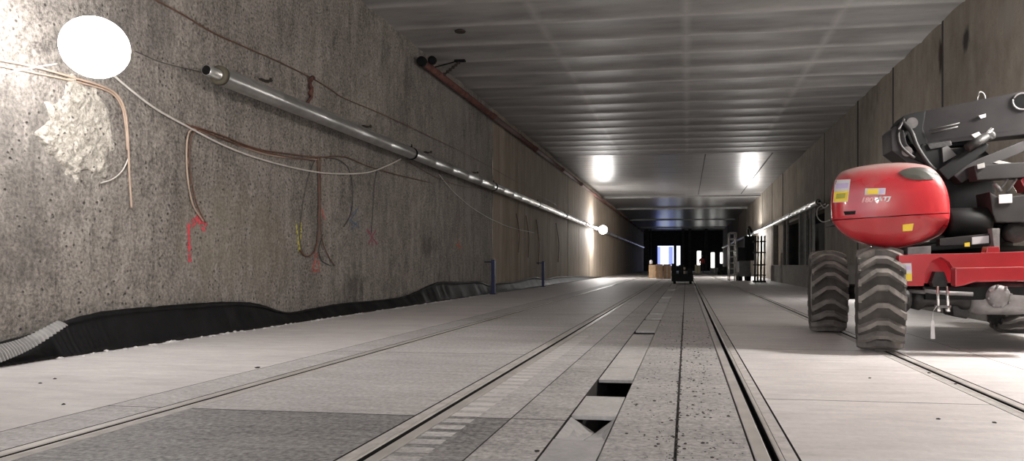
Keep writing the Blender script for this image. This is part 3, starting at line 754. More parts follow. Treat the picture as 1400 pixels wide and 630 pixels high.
# ================================================================ BOOM LIFT
B = empty('boom_lift', (2.9, 8.6, 0), 'red articulated boom lift with dusty black tyres parked on the right track', 'boom lift')
R = .487; TW = .195
def tyre_profile(s):   # s in -1..1 across the tread -> (axial, radius of carcass)
    return s*TW, R-.038-.016*abs(s)**3
def build_wheel(c, name='wheel', rz=0.0, ph=0.0):
    c = Vector(c); rot = Matrix.Rotation(rz, 3, 'Z'); ax = rot @ Vector((1, 0, 0)); fy = rot @ Vector((0, 1, 0))
    t = empty(name, c); t.parent = B; t.location = c-B.location
    bm = bmesh.new()
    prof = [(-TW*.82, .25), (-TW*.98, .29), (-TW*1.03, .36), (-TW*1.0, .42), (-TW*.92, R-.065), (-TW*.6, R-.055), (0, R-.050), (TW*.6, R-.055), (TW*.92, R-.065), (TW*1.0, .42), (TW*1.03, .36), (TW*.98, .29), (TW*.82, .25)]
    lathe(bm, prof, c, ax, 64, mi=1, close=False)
    def pt(s, ang, r): return c+ax*(s*TW)+(fy*math.cos(ang)+Vector((0, 0, 1))*math.sin(ang))*r
    NL = 19
    for k in range(NL):
        a0 = ph+2*PI*k/NL
        ss = [-1.02, -.8, -.5, -.24, 0, .24, .5, .8, 1.02]
        prev = None
        for s in ss:
            # chevron: centre leads, shoulders trail
            lag = .0 if abs(s) <= .25 else (abs(s)-.25)*.30
            # pointing up on the side facing the camera (fy negative)
            wd = .135 if abs(s) > .3 else .115
            a = a0+PI/2+lag; ro = R+.006-.030*abs(s)**3.2; ri = R-.075
            q_ = [pt(s, a-wd*.5, ri), pt(s, a-wd*.38, ro), pt(s, a+wd*.38, ro), pt(s, a+wd*.5, ri)]
            row = [bm.verts.new(x) for x in q_]
            if prev:
                for j in range(3): bm.faces.new([prev[j], row[j], row[j+1], prev[j+1]])
            else: bm.faces.new(row)
            prev = row
        bm.faces.new(prev)
        # shoulder blocks
        for sd in (-1, 1):
            a = a0+PI/2+.225; wd = .15
            fr = [pt(sd*1.02, a-wd*.45, R-.024), pt(sd*1.02, a+wd*.45, R-.024), pt(sd*1.045, a+wd*.40, R-.085), pt(sd*1.045, a-wd*.40, R-.085)]
            bk = [pt(sd*.9, a-wd*.45, R-.03), pt(sd*.9, a+wd*.45, R-.03), pt(sd*.9, a+wd*.4, R-.09), pt(sd*.9, a-wd*.4, R-.09)]
            va = [bm.verts.new(x) for x in fr]; vb = [bm.verts.new(x) for x in bk]; bm.faces.new(va)
            for j in range(4): bm.faces.new([va[j], va[(j+1) % 4], vb[(j+1) % 4], vb[j]])
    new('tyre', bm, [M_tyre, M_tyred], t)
    bm = bmesh.new()
    lathe(bm, [(-TW*.85, .262), (-TW*.9, .25), (-TW*.6, .235), (-TW*.3, .20), (-TW*.35, .12), (-TW*.6, .10), (-TW*.62, .001)], c, ax, 40)
    lathe(bm, [(TW*.85, .262), (TW*.9, .25), (TW*.6, .235), (TW*.3, .20), (TW*.35, .12), (TW*.62, .001)], c, ax, 40)
    for k in range(9):
        a = 2*PI*k/9; p_ = c+(fy*math.cos(a)+Vector((0, 0, 1))*math.sin(a))*.15
        cyl(bm, p_-ax*TW*.38, p_-ax*TW*.52, .013, 6)
    new('rim', bm, M_rim, t)
    return t
W = [(1.80, 7.47, .481), (1.675, 9.42, .481), (3.86, 9.72, .481), (3.98, 7.75, .481)]
for k, w in enumerate(W): build_wheel(w, 'wheel', (-.17, -.09, -.05, -.17)[k], .13*k)
def part(name, bm, mat, lab=None, parent=B, smooth=False):
    o = new(name, bm, mat, parent, smooth)
    if lab: o['label'] = lab
    return o
# chassis
yf = 7.12
bm = slab([(1229, 349), (1262, 347), (1330, 346), (1440, 342), (1440, 384), (1398, 384), (1335, 385), (1318, 390), (1306, 392), (1306, 372), (1298, 358), (1286, 351), (1275, 356), (1266, 370), (1263, 391), (1229, 391)], yf, .10, .006)
part('chassis_front_plate', bm, M_red, 'red front plate of the chassis with an arched recess')
bm = slab([(1240, 350), (1440, 347), (1440, 383), (1240, 388)], yf+.24, 2.1, .01); part('chassis', bm, M_red)
bm = slab([(1306, 366), (1440, 364), (1440, 384), (1335, 384), (1318, 390), (1306, 391)], yf-.10, .12, .012); part('bumper', bm, M_red)
bm = bmesh.new(); box(bm, (2.18, 7.37, .48), (3.75, 9.7, .60), .01); part('underframe', bm, M_blackp)
# recess dark bracket
bm = slab([(1279, 371), (1291, 371), (1296, 385), (1294, 392), (1276, 392), (1274, 385)], yf+.10, .1, .004); part('tow_bracket', bm, M_steeld)
for u in (1282, 1295):
    bm = bmesh.new(); cyl(bm, onY(u, 391, yf-.0), onY(u+1, 424, yf-.0), .013, 12); cyl(bm, onY(u+1, 420, yf), onY(u+1, 426, yf), .022, 6); part('tie_down_bolt', bm, M_chrome)
bm = bmesh.new(); cyl(bm, onY(1278, 419, yf), onY(1300, 419, yf), .014, 10); part('tie_down_bar', bm, M_steelg)
bm = bmesh.new(); tube(bm, spline([onY(1281, 418, yf-.02), onY(1276, 426, yf-.03), onY(1275, 438, yf-.03)], 5), .003, 6)
tagp = part('tag_string', bm, M_white)
bm = slab([(1273, 438), (1277, 438), (1278.5, 463), (1272.5, 463)], yf-.03, .004, 0); part('hanging_tag', bm, M_white, 'white plastic tag hanging under the chassis')
# axle
bm = bmesh.new(); ay = 7.52
a = onY(1322, 408, ay); b_ = onY(1420, 407, ay)
lathe(bm, [(0, .09), (.02, .135), (.10, .150), (.34, .155), (.58, .150), (.66, .135), (.68, .09)], a, (b_-a), 36)
part('axle_housing', bm, M_steelg, 'dusty grey axle housing', smooth=False)
c = onY(1365, 405, ay-.16); bm = bmesh.new(); lathe(bm, [(-.03, .05), (-.03, .085), (.0, .105), (.12, .105)], c, (0, 1, 0), 28)
for k in range(8):
    an = 2*PI*k/8+.2; p_ = c+Vector((math.cos(an)*.098, -.02, math.sin(an)*.098)); cyl(bm, p_, p_+Vector((0, -.02, 0)), .011, 6)
part('differential_cover', bm, M_steelg)
bm = bmesh.new(); lathe(bm, [(0, .09), (.08, .11), (.14, .08), (.42, .07), (.46, .10), (.52, .10), (.55, .06)], onY(1243, 408, ay), (1, 0, 0), 28)
part('axle_arm', bm, M_steeld)
bm = bmesh.new(); cyl(bm, onY(1240, 398, ay-.12), onY(1330, 402, ay-.16), .02, 10); cyl(bm, onY(1262, 397, ay-.12), onY(1290, 400, ay-.12), .035, 12); part('steering_rod', bm, M_steelg)
bm = bmesh.new(); lathe(bm, [(0, .10), (.03, .13), (.10, .13), (.14, .09)], (1.93, 7.47, .481), (1, 0, 0), 24); part('wheel_hub', bm, M_steeld)
bm = bmesh.new(); cyl(bm, (3.5, ay, .5), (3.82, ay+.2, .49), .08, 20); part('axle_arm', bm, M_steeld)
bm = bmesh.new(); cyl(bm, (1.7, 9.42, .48), (3.9, 9.72, .48), .09, 20); box(bm, (2.6, 9.3, .33), (3.1, 9.75, .62), .05); part('rear_axle', bm, M_steeld)
bm = slab([(1300, 408), (1330, 405), (1332, 428), (1322, 436), (1304, 432)], ay, .3, .02); part('gearbox', bm, M_steeld)
# turntable
bm = bmesh.new(); lathe(bm, [(0, .52), (.0, .55), (.09, .55), (.09, .40), (.14, .40)], (2.95, 8.5, .90), (0, 0, 1), 48); part('slew_ring', bm, M_blackp)
bm = slab([(1240, 338), (1272, 334), (1364, 320), (1364, 337), (1240, 345)], 7.55, 1.6, .01); part('turntable_plate', bm, M_blackp)
bm = slab([(1241, 338), (1273, 336), (1273, 348), (1241, 349)], 7.3, .3, .006); part('chassis_block', bm, M_steelg)
bm = slab([(1285, 326), (1362, 318), (1362, 333), (1285, 336)], 7.40, .12, .006); part('turntable_edge', bm, M_boom)
bm = slab([(1319, 332), (1326, 331), (1326, 337), (1319, 337)], 7.385, .01, 0); part('yellow_sticker', bm, M_yel)
bm = slab([(1329, 324), (1352, 322), (1352, 332), (1329, 334)], 7.385, .01, 0); part('white_sticker', bm, M_white)
bm = slab([(1356, 312), (1367, 312), (1367, 345), (1360, 345)], 7.33, .1, .006); part('lock_post', bm, M_steelg)
bm = slab([(1350, 337), (1366, 337), (1368, 347), (1348, 347)], 7.15, .12, .006); part('lock_block', bm, M_red)
# hood
out = [(1136, 300), (1135, 275), (1138, 252), (1146, 236), (1160, 229), (1190, 223), (1228, 220), (1258, 222), (1276, 228), (1290, 243), (1298, 262), (1301, 282), (1300, 300), (1294, 314), (1283, 323), (1262, 331), (1240, 337), (1218, 339), (1190, 334), (1166, 326), (1148, 315)]
HYF = 7.28
loop = spline([onY(u, v, HYF) for u, v in out+[out[0]]], 5)[:-1]
cen = sum(loop, Vector())/len(loop)
def hood(part_):
    """rings from the middle of the near face round to the back; upper and lower covers split at the seam"""
    bm = bmesh.new(); rings = []
    spec = [(.02, -.050), (.25, -.048), (.5, -.040), (.70, -.025), (.84, -.004), (.92, .018), (.965, .045), (.99, .085), (1.0, .14), (1.005, .5), (.99, .85), (.93, 1.0), (.8, 1.08), (.4, 1.10), (.02, 1.10)]
    for s, dy in spec:
        rings.append([bm.verts.new(Vector((cen.x+(p.x-cen.x)*s+.22*max(0, dy), HYF+dy, cen.z+(p.z-cen.z)*s))) for p in loop])
    n_ = len(loop)
    for a_, b2 in zip(rings, rings[1:]):
        for k in range(n_): bm.faces.new([a_[k], a_[(k+1) % n_], b2[(k+1) % n_], b2[k]])
    bm.faces.new(rings[0]); bm.faces.new(rings[-1])
    bmesh.ops.recalc_face_normals(bm, faces=bm.faces[:])
    # split along seam plane
    sa = onY(1136, 301, HYF); sb = onY(1300, 291, HYF); d = (sb-sa).normalized(); nrm = Vector((-d.z, 0, d.x))
    gap = .004
    if part_ == 'up': res = bmesh.ops.bisect_plane(bm, geom=bm.verts[:]+bm.edges[:]+bm.faces[:], plane_co=sa+nrm*gap, plane_no=nrm, clear_inner=True)
    else: res = bmesh.ops.bisect_plane(bm, geom=bm.verts[:]+bm.edges[:]+bm.faces[:], plane_co=sa-nrm*gap, plane_no=nrm, clear_outer=True)
    ed = [e for e in res['geom_cut'] if isinstance(e, bmesh.types.BMEdge)]
    try: bmesh.ops.edgenet_fill(bm, edges=ed)
    except Exception: pass
    if part_ == 'low':   # taper the lower cover slightly inward towards the bottom, as the moulding does
        xc = onY(1236, 310, HYF).x
        for v in bm.verts:
            t_ = max(0, (sa.z-v.co.z)); front = 1 if v.co.y < HYF+.12 else 0
            v.co.y += front*(.25*t_+.30*max(0, v.co.x-xc-.10*t_)*min(1, t_/.07))
    return bm
up = part('hood_upper_cover', hood('up'), M_red, 'red upper engine cover with dusty top'); low = part('hood_lower_cover', hood('low'), M_red)
for o in (up, low):
    for p in o.data.polygons: p.use_smooth = True
    try: o.data.set_sharp_from_angle(angle=math.radians(35))
    except Exception: pass
bm = slab([(1150, 302), (1285, 293), (1285, 297), (1150, 305)], HYF+.08, .8, 0); part('hood_seal', bm, M_blackp)
# dust gradient: real dust settled on the upward faces of the red paint
nt = M_red.node_tree; N = nt.nodes; L = nt.links; b0 = N['Principled BSDF']; src = b0.inputs['Base Color'].links[0].from_socket
ge = N.new('ShaderNodeNewGeometry'); sx = N.new('ShaderNodeSeparateXYZ'); L.new(ge.outputs['Normal'], sx.inputs[0])
tc = N.new('ShaderNodeTexCoord'); dn = N.new('ShaderNodeTexNoise'); dn.inputs['Scale'].default_value = 5; dn.inputs['Detail'].default_value = 6; L.new(tc.outputs['Object'], dn.inputs['Vector'])
ad = N.new('ShaderNodeMath'); ad.operation = 'MULTIPLY_ADD'; L.new(dn.outputs['Fac'], ad.inputs[0]); ad.inputs[1].default_value = .5; L.new(sx.outputs['Z'], ad.inputs[2])
mr = N.new('ShaderNodeMapRange'); mr.inputs[1].default_value = .42; mr.inputs[2].default_value = .95; mr.inputs[4].default_value = .8; L.new(ad.outputs[0], mr.inputs[0])
mx = N.new('ShaderNodeMix'); mx.data_type = 'RGBA'; L.new(mr.outputs[0], mx.inputs[0]); L.new(src, mx.inputs[6]); mx.inputs[7].default_value = (.27, .215, .195, 1); L.new(mx.outputs[2], b0.inputs['Base Color'])
rr = N.new('ShaderNodeMapRange'); rr.inputs[3].default_value = .27; rr.inputs[4].default_value = .6; L.new(mr.outputs[0], rr.inputs[0]); L.new(rr.outputs[0], b0.inputs['Roughness'])
# decals that sit on the curved covers
bpy.context.view_layer.update()
def tree_of(o):
    vs = [o.matrix_world @ v.co for v in o.data.vertices]
    return BVHTree.FromPolygons(vs, [list(p.vertices) for p in o.data.polygons])
T_up, T_low = tree_of(up), tree_of(low)
def hit(u, v, tree, off=.003):
    r = ray(u, v).normalized(); h = tree.ray_cast(CAM, r)
    if h[0] is None: return onY(u, v, HYF)
    n_ = h[1] if h[1].dot(r) < 0 else -h[1]
    return h[0]+n_*off
def decal(name, corners, mat, tree=T_up, n_=8, off=.003, lab=None):
    """corners: tl, tr, br, bl in photo pixels, laid onto the cover's own surface"""
    bm = bmesh.new(); g = []
    for i in range(n_+1):
        row = []
        for j in range(n_+1):
            s, t_ = j/n_, i/n_
            u = (corners[0][0]*(1-s)+corners[1][0]*s)*(1-t_)+(corners[3][0]*(1-s)+corners[2][0]*s)*t_
            v = (corners[0][1]*(1-s)+corners[1][1]*s)*(1-t_)+(corners[3][1]*(1-s)+corners[2][1]*s)*t_
            row.append(bm.verts.new(hit(u, v, tree, off)))
        g.append(row)
    for i in range(n_):
        for j in range(n_): bm.faces.new([g[i][j], g[i][j+1], g[i+1][j+1], g[i+1][j]])
    return part(name, bm, mat, lab, smooth='all')
def text_obj(name, txt, corners, mat, tree=T_up, shear=.25, off=.012, lab=None, ysurf=None):
    cu = bpy.data.curves.new(name, 'FONT'); cu.body = txt; cu.size = 1; cu.shear = shear; cu.offset = .045
    ob = bpy.data.objects.new(name, cu); COL.objects.link(ob); bpy.context.view_layer.update()
    me = bpy.data.meshes.new_from_object(ob.evaluated_get(bpy.context.evaluated_depsgraph_get()))
    bpy.data.objects.remove(ob)
    bm = bmesh.new(); bm.from_mesh(me); xs_ = [v.co.x for v in bm.verts]; ys_ = [v.co.y for v in bm.verts]
    bmesh.ops.triangulate(bm, faces=bm.faces[:]); bmesh.ops.subdivide_edges(bm, edges=bm.edges[:], cuts=2)
    for v in bm.verts:
        s = (v.co.x-min(xs_))/(max(xs_)-min(xs_)); t_ = 1-(v.co.y-min(ys_))/(max(ys_)-min(ys_))
        u = (corners[0][0]*(1-s)+corners[1][0]*s)*(1-t_)+(corners[3][0]*(1-s)+corners[2][0]*s)*t_
        w = (corners[0][1]*(1-s)+corners[1][1]*s)*(1-t_)+(corners[3][1]*(1-s)+corners[2][1]*s)*t_
        v.co = hit(u, w, tree, off) if ysurf is None else onY(u, w, ysurf)
    return part(name, bm, mat, lab)
decal('warning_sticker', [(1142, 246), (1163, 245), (1159, 276), (1139, 277)], M_white, lab='white and yellow warning sticker on the hood')
decal('sticker_print', [(1144, 251), (1160, 250), (1159, 257), (1143, 258)], M_lav, off=.005)
decal('sticker_band', [(1141, 262), (1160.5, 261), (1158.6, 275), (1140, 276)], M_yel, off=.005)
decal('sticker_symbol', [(1144, 265), (1156, 264), (1155, 271), (1143, 272)], simple('olive_print', (.35, .33, .04), .5), off=.007)
decal('yellow_sticker', [(1183, 257.5), (1211, 257), (1210, 266), (1182, 266.5)], M_white)
decal('sticker_band', [(1186, 258.5), (1201, 258), (1200, 265.5), (1185, 265.8)], M_yel, off=.005)
decal('sticker_print', [(1202.5, 258.6), (1209, 258.4), (1208, 264.5), (1202, 264.8)], M_lav, off=.005)
text_obj('model_number', '180', [(1178, 270), (1194, 269.5), (1194, 276.5), (1178, 277)], simple('pink_lettering', (.85, .45, .45), .5, 0, .02), lab='pale pink number 180')
text_obj('model_letters', 'ATJ', [(1195.5, 269.3), (1218, 268.5), (1218, 276), (1195.5, 276.5)], M_white, lab='white letters ATJ')
decal('hood_latch', [(1153, 289), (1170, 288), (1169, 293), (1155, 294)], M_blackp)
decal('yellow_warning_label', [(1234, 307), (1249, 305), (1247, 315), (1234, 316)], M_yel, T_low, lab='small yellow label on the lower cover')
# dark glossy panel on the shoulder of the hood
bm = bmesh.new(); pp = spline([Vector((u, v, 0)) for u, v in ((1228, 236), (1238, 231), (1258, 229), (1274, 233), (1284, 241), (1276, 245), (1256, 246), (1240, 244), (1228, 236))], 5)[:-1]
prv = None
for sc_ in (.02, .25, .5, .75, 1.0):
    row = [bm.verts.new(hit(1256+(q_.x-1256)*sc_, 238+(q_.y-238)*sc_, T_up, .006)) for q_ in pp]
    if prv:
        for k in range(len(row)): bm.faces.new([prv[k], prv[(k+1) % len(row)], row[(k+1) % len(row)], row[k]])
    else: bm.faces.new(row)
    prv = row
part('dark_vent_panel', bm, M_dust, 'dark oval panel on the shoulder of the hood')
# chassis stickers
bm = slab([(1230.5, 360), (1246, 359.5), (1247, 384), (1230.5, 384.5)], yf-.004, .003, 0); part('chassis_sticker', bm, M_white)
bm = slab([(1231.5, 364), (1245, 363.5), (1245, 369), (1231.5, 369.5)], yf-.006, .001, 0); part('sticker_print', bm, M_lav)
bm = slab([(1231, 374), (1246.4, 373.5), (1247, 383.5), (1231, 384)], yf-.006, .001, 0); part('sticker_band', bm, M_yel)
# turret tower and drum
bm = slab([(1246, 215), (1262, 196), (1300, 204), (1338, 196), (1356, 214), (1360, 262), (1362, 330), (1292, 336), (1296, 262), (1270, 226)], 7.95, .5, .02); part('turret', bm, M_blackp)
bm = bmesh.new(); a = onY(1292, 305, 7.66); b_ = onY(1352, 304, 7.66); lathe(bm, [(0, .06), (.01, .13), (.03, .145), ((b_-a).length-.03, .145), ((b_-a).length, .12), ((b_-a).length+.005, .03)], a, b_-a, 36); part('slew_motor_drum', bm, M_blackp)
bm = slab([(1353, 262), (1366, 270), (1440, 262), (1440, 304), (1362, 304), (1357, 290)], 7.5, .35, .012); part('control_box', bm, M_boom, 'dark grey box with a white label')
bm = slab([(1366, 266), (1384, 265), (1384, 277), (1366, 278)], 7.485, .012, 0); part('box_label', bm, M_white)
bm = bmesh.new()
for (u0, v0, u1, v1, r_) in ((1364, 263, 1378, 245, .012), (1376, 264, 1390, 244, .012), (1368, 262, 1360, 250, .02)):
    cyl(bm, onY(u0, v0, 7.6), onY(u1, v1, 7.6), r_, 10)
part('hydraulic_hoses', bm, M_steelg)
bm = bmesh.new(); lathe(bm, [(0, .05), (.02, .10), (.13, .10), (.15, .04)], onY(1382, 318, 7.7), (0, -1, 0), 24); part('hydraulic_motor', bm, M_steeld)
bm = slab([(1362, 304), (1400, 300), (1440, 296), (1440, 306), (1408, 316), (1384, 330), (1366, 334)], 7.85, .4, .01); part('turret_bracket', bm, M_blackp)
bm = slab([(1395, 246), (1401, 241), (1440, 236), (1440, 268), (1403, 262)], 7.6, .2, .01); part('red_arm_guard', bm, M_red)
# lower arms
bm = slab([(1332, 226), (1440, 219), (1440, 240), (1336, 246)], 7.55, .2, .008); part('lower_link_arm', bm, M_boom)
bm = slab([(1300, 236), (1336, 218), (1400, 192), (1440, 178), (1440, 196), (1400, 207), (1345, 230), (1315, 250)], 7.75, .18, .008); part('second_link_arm', bm, M_boom)
bm = slab([(1283, 232), (1342, 191), (1352, 198), (1348, 206), (1296, 246)], 7.72, .16, .01); part('lift_cylinder_cover', bm, M_blackp)
bm = bmesh.new(); cyl(bm, onY(1322, 203, 7.7), onY(1350, 186, 7.7), .045, 18); cyl(bm, onY(1350, 186, 7.72), onY(1350, 186, 8.0), .04, 20); part('cylinder_pin', bm, M_steeld)
bm = bmesh.new(); cyl(bm, onY(1340, 196, 7.69), onY(1356, 176, 7.69), .025, 14); part('chrome_rod', bm, M_chrome)
bm = slab([(1336, 225), (1346, 222), (1347, 229), (1337, 231)], 7.53, .05, .004); part('sensor_box', bm, M_alu)
bm = slab([(1358, 222), (1366, 219), (1384, 223), (1372, 226)], 7.6, .05, .003); part('hose_clip', bm, M_alu)
# main boom
ys_ = [8.05, 8.05, 7.72, 7.72, 7.72, 8.0, 8.03]
bm = bmesh.new()
fr = [onY(u, v, y_) for (u, v), y_ in zip([(1258, 158), (1265, 151), (1400, 124), (1490, 103), (1490, 178), (1400, 185), (1262, 198)], [8.05, 8.04, 7.74, 7.56, 7.56, 7.74, 8.04])]
prism(bm, fr, (.02, .24, 0), .012)
part('main_boom', bm, M_boom, 'heavy dark grey boom tube')
bm = bmesh.new(); fr = [onY(u, v, y_-.008) for (u, v), y_ in zip([(1262, 194), (1400, 176), (1490, 168), (1490, 176), (1400, 183), (1264, 199)], [8.04, 7.74, 7.56, 7.56, 7.74, 8.04])]
prism(bm, fr, (0, .02, 0)); part('boom_lower_flange', bm, M_boom)
bpy.context.view_layer.update(); T_boom = tree_of(bpy.data.objects['main_boom']); bm = bmesh.new(); c = hit(1396, 142, T_boom, .012)
t1 = bmesh.new()
ringo = [hit(1398+13.5*math.cos(2*PI*k/28), 139+11*math.sin(2*PI*k/28), T_boom, .006) for k in range(28)]
tube(bm, ringo+[ringo[0]], .010, 8); part('boom_port_rim', bm, M_steelg)
bm = bmesh.new(); prism(bm, [p_+Vector((0, -.004, 0)) for p_ in ringo], (0, .012, 0)); part('boom_port', bm, M_black)
bm = bmesh.new(); e_ = onY(1343, 134, 7.95)
tube(bm, spline([onY(1336, 137, 7.9), onY(1339, 126, 7.9), onY(1345, 128, 7.9), onY(1347, 135, 7.9)], 5), .007, 8); part('lifting_eye', bm, M_steelg)
bm = bmesh.new()
for (u0, v0, u1, v1) in ((1270, 178, 1312, 168), (1272, 182, 1310, 173)): cyl(bm, onY(u0, v0, 7.99), onY(u1, v1, 7.9), .007, 8)
part('scuffed_hose', bm, M_grey)
bm = slab([(1338, 158), (1348, 155), (1348, 160), (1341, 162)], 7.85, .02, .002); part('boom_reflector', bm, M_alu)
# knuckle at the boom root
bm = slab([(1218, 178), (1224, 172), (1236, 178), (1240, 196), (1256, 214), (1268, 232), (1262, 240), (1230, 214), (1219, 206)], 7.98, .36, .012); part('knuckle_bracket', bm, M_boom)
bm = slab([(1228, 168), (1236, 158), (1250, 154), (1266, 151), (1262, 176), (1270, 198), (1258, 204), (1246, 196), (1240, 184), (1234, 196), (1228, 186)], 8.02, .3, .01); part('knuckle_plate', bm, M_blackp)
bm = bmesh.new(); cyl(bm, onY(1247, 168, 7.97), onY(1247, 168, 8.35), .055, 24); cyl(bm, onY(1240, 207, 7.94), onY(1240, 207, 8.36), .05, 24); part('knuckle_pins', bm, M_steelg)
bm = bmesh.new(); tube(bm, spline([onY(1233, 165, 7.97), onY(1246, 180, 7.93), onY(1254, 200, 7.93), onY(1268, 222, 7.95), onY(1282, 236, 7.95)], 6), .022, 10)
tube(bm, spline([onY(1236, 163, 7.97), onY(1228, 180, 7.93), onY(1232, 200, 7.93), onY(1250, 216, 7.95)], 6), .016, 10); part('hydraulic_hoses', bm, M_steeld)
bm = slab([(1266, 196), (1340, 184), (1352, 190), (1346, 196), (1300, 200), (1272, 205)], 7.98, .16, .008); part('boom_underside_plate', bm, M_blackp)
bm = slab([(1268, 197), (1300, 192), (1302, 199), (1272, 204)], 7.93, .05, .006); part('valve_block', bm, M_steeld)
bm = slab([(1288, 202), (1296, 199), (1308, 212), (1290, 222)], 7.93, .04, .004); part('grey_cover_plate', bm, M_grey)
bm = slab([(1328, 184), (1338, 180), (1342, 184), (1334, 190)], 7.80, .04, .004); part('light_fitting', bm, M_alu)
bm = bmesh.new(); lathe(bm, [(0, .02), (.0, .045), (.03, .045), (.035, .03)], onY(1353, 186, 7.70), (0, -1, 0), 24); part('pivot_cap', bm, M_steeld)

# cable loop near right pipe end
cable([(1128, 279), (1119, 284), (1117, 295), (1124, 303), (1134, 301)], .018, M_cwhite, 'white cable loop hanging at the open end of the right pipe', .25, X=WR, g='cables at the right wall')
cable([(1121, 277), (1127, 284), (1132, 280)], .02, M_cwhite, 'short white cable hook above the cable loop at the right pipe', .28, X=WR, g='cables at the right wall')

# ================================================================ FAR OBJECTS
def far_box(u0, v0, u1, v1, depth, mat, name, lab, cat, grp=None):
    a = onZ((u0+u1)/2, v1, 0); y = a.y; p0 = onY(u0, v1, y); p1 = onY(u1, v0, y); bm = bmesh.new()
    box(bm, (p0.x, y, 0.0), (p1.x, y+depth, p1.z), .015)
    t = empty(name, (a.x, y, 0), lab, cat, grp); new('box_body', bm, mat, t)
    bm = bmesh.new(); box(bm, ((p0.x+p1.x)/2-.03, y-.004, .02), ((p0.x+p1.x)/2+.03, y+.003, p1.z-.03)); new('seam_batten', bm, M_wood, t)
    return t
far_box(887, 362, 896, 380, .7, M_card, 'board_crate', 'narrow brown board crate at the left of the far crates', 'crate', 'brown crates at the far end')
far_box(897, 361, 906, 381, .8, M_card, 'board_crate', 'middle brown board crate below the bright blue opening', 'crate', 'brown crates at the far end')
far_box(907, 361, 917, 381, .8, simple('darker_brown_board', (.30, .19, .11), .8), 'board_crate', 'darker brown board crate next to the black trolley', 'crate', 'brown crates at the far end')
p = onY(890, 361, onZ(892, 380, 0).y+.2); bm = bmesh.new(); lathe(bm, [(0, .07), (.02, .09), (.2, .09), (.24, .04), (.26, .04)], p, (0, 0, 1), 16)
tag(new('white_canister', bm, M_white), 'small white canister standing on the narrow brown crate', 'canister')
# trolley
ty = onZ(933, 388, 0).y; t = empty('track_trolley', (0, ty, 0), 'low black trolley loaded with cans standing between the middle rails', 'trolley')
x0, x1 = onY(918, 388, ty).x, onY(948, 388, ty).x; t.location.x = (x0+x1)/2
bm = bmesh.new(); box(bm, (x0, ty, .10), (x1, ty+1.4, .42), .03); new('platform', bm, M_blackp, t)
for xx in (x0+.12, x1-.12):
    for yy in (ty+.15, ty+1.2):
        bm = bmesh.new(); lathe(bm, [(-.05, .03), (-.05, .12), (.05, .12), (.05, .03)], (xx, yy, .12), (1, 0, 0), 20); new('trolley_wheel', bm, M_black, t)
bm = bmesh.new()
for (px_, h_) in ((x0+.06, .86), (x0+.36, .80), (x1-.18, .66)): box(bm, (px_-.06, ty+.1, .32), (px_+.14, ty+.4, h_), .01)
box(bm, (x0+.05, ty+.2, .55), (x1-.05, ty+.28, .60), .005); new('upright_frame', bm, M_blackp, t)
bm = bmesh.new(); box(bm, (x0, ty-.01, .34), (x1, ty+.06, .40), .01); new('front_rail', bm, M_blackp, t)
for (dx, w_, h_, m_, lab) in ((.45, .26, .38, M_cream, 'yellowish carton on the black trolley'), (.75, .16, .26, M_grey, 'grey can on the right of the black trolley')):
    bm = bmesh.new(); box(bm, (x0+dx-w_/2, ty+.45, .32), (x0+dx+w_/2, ty+.8, .32+h_), .015); tag(new('carton', bm, m_), lab, 'carton')
# cream box, worker, right barrier
far_box(950, 362, 957.5, 373.5, .6, M_cream, 'cream_carton', 'cream carton on the floor beside the worker in red', 'carton')
far_box(971, 366, 982, 373.5, .8, M_grey, 'grey_crate', 'low grey crate under the middle slit opening', 'crate')
def worker(u, v):
    g = onZ(u, v, 0); t = empty('person', g, 'distant person in a red jacket standing beside the cream carton', 'person')
    def skin(verts, edges, radii, name, mat):
        me = bpy.data.meshes.new(name); me.from_pydata([g+Vector(x) for x in verts], edges, []); o = bpy.data.objects.new(name, me); COL.objects.link(o)
        o.parent = t; o.location = -g
        o.modifiers.new('s', 'SKIN'); me.skin_vertices[0].data[0].use_root = True
        for i, r_ in enumerate(radii): me.skin_vertices[0].data[i].radius = (r_, r_)
        o.modifiers.new('u', 'SUBSURF').levels = 1; me.materials.append(mat); return o
    V = [(0, 0, .95), (0, 0, 1.2), (0, 0, 1.42), (0, 0, 1.52), (0, -.01, 1.62), (0, -.01, 1.74),
         (.18, 0, 1.40), (.24, -.02, 1.12), (.22, -.12, .90), (-.18, 0, 1.40), (-.25, -.02, 1.12), (-.20, -.16, .95),
         (.09, 0, .90), (.11, -.02, .50), (.12, .02, .08), (.13, -.10, .03), (-.09, 0, .90), (-.12, .04, .50), (-.14, .10, .08), (-.15, -.02, .03)]
    E = [(0, 1), (1, 2), (2, 3), (3, 4), (4, 5), (2, 6), (6, 7), (7, 8), (2, 9), (9, 10), (10, 11), (0, 12), (12, 13), (13, 14), (14, 15), (0, 16), (16, 17), (17, 18), (18, 19)]
    Rr = [.14, .14, .15, .06, .095, .08, .07, .05, .04, .07, .05, .04, .09, .065, .045, .04, .09, .065, .045, .04]
    skin(V, E, Rr, 'body', M_trous)
    skin([(0, 0, .88), (0, 0, 1.2), (0, 0, 1.43), (.19, 0, 1.41), (.25, -.02, 1.12), (.22, -.12, .94), (-.19, 0, 1.41), (-.26, -.02, 1.12), (-.2, -.15, .98)],
         [(0, 1), (1, 2), (2, 3), (3, 4), (4, 5), (2, 6), (6, 7), (7, 8)], [.17, .165, .17, .085, .065, .055, .085, .065, .055], 'jacket', M_hivis)
    bm = bmesh.new(); bmesh.ops.create_uvsphere(bm, u_segments=16, v_segments=10, radius=.125, matrix=Matrix.Translation(g+Vector((0, 0, 1.73))) @ Matrix.Diagonal((1, 1.15, .75, 1))); new('helmet', bm, M_white, t)
worker(959.5, 372.5)
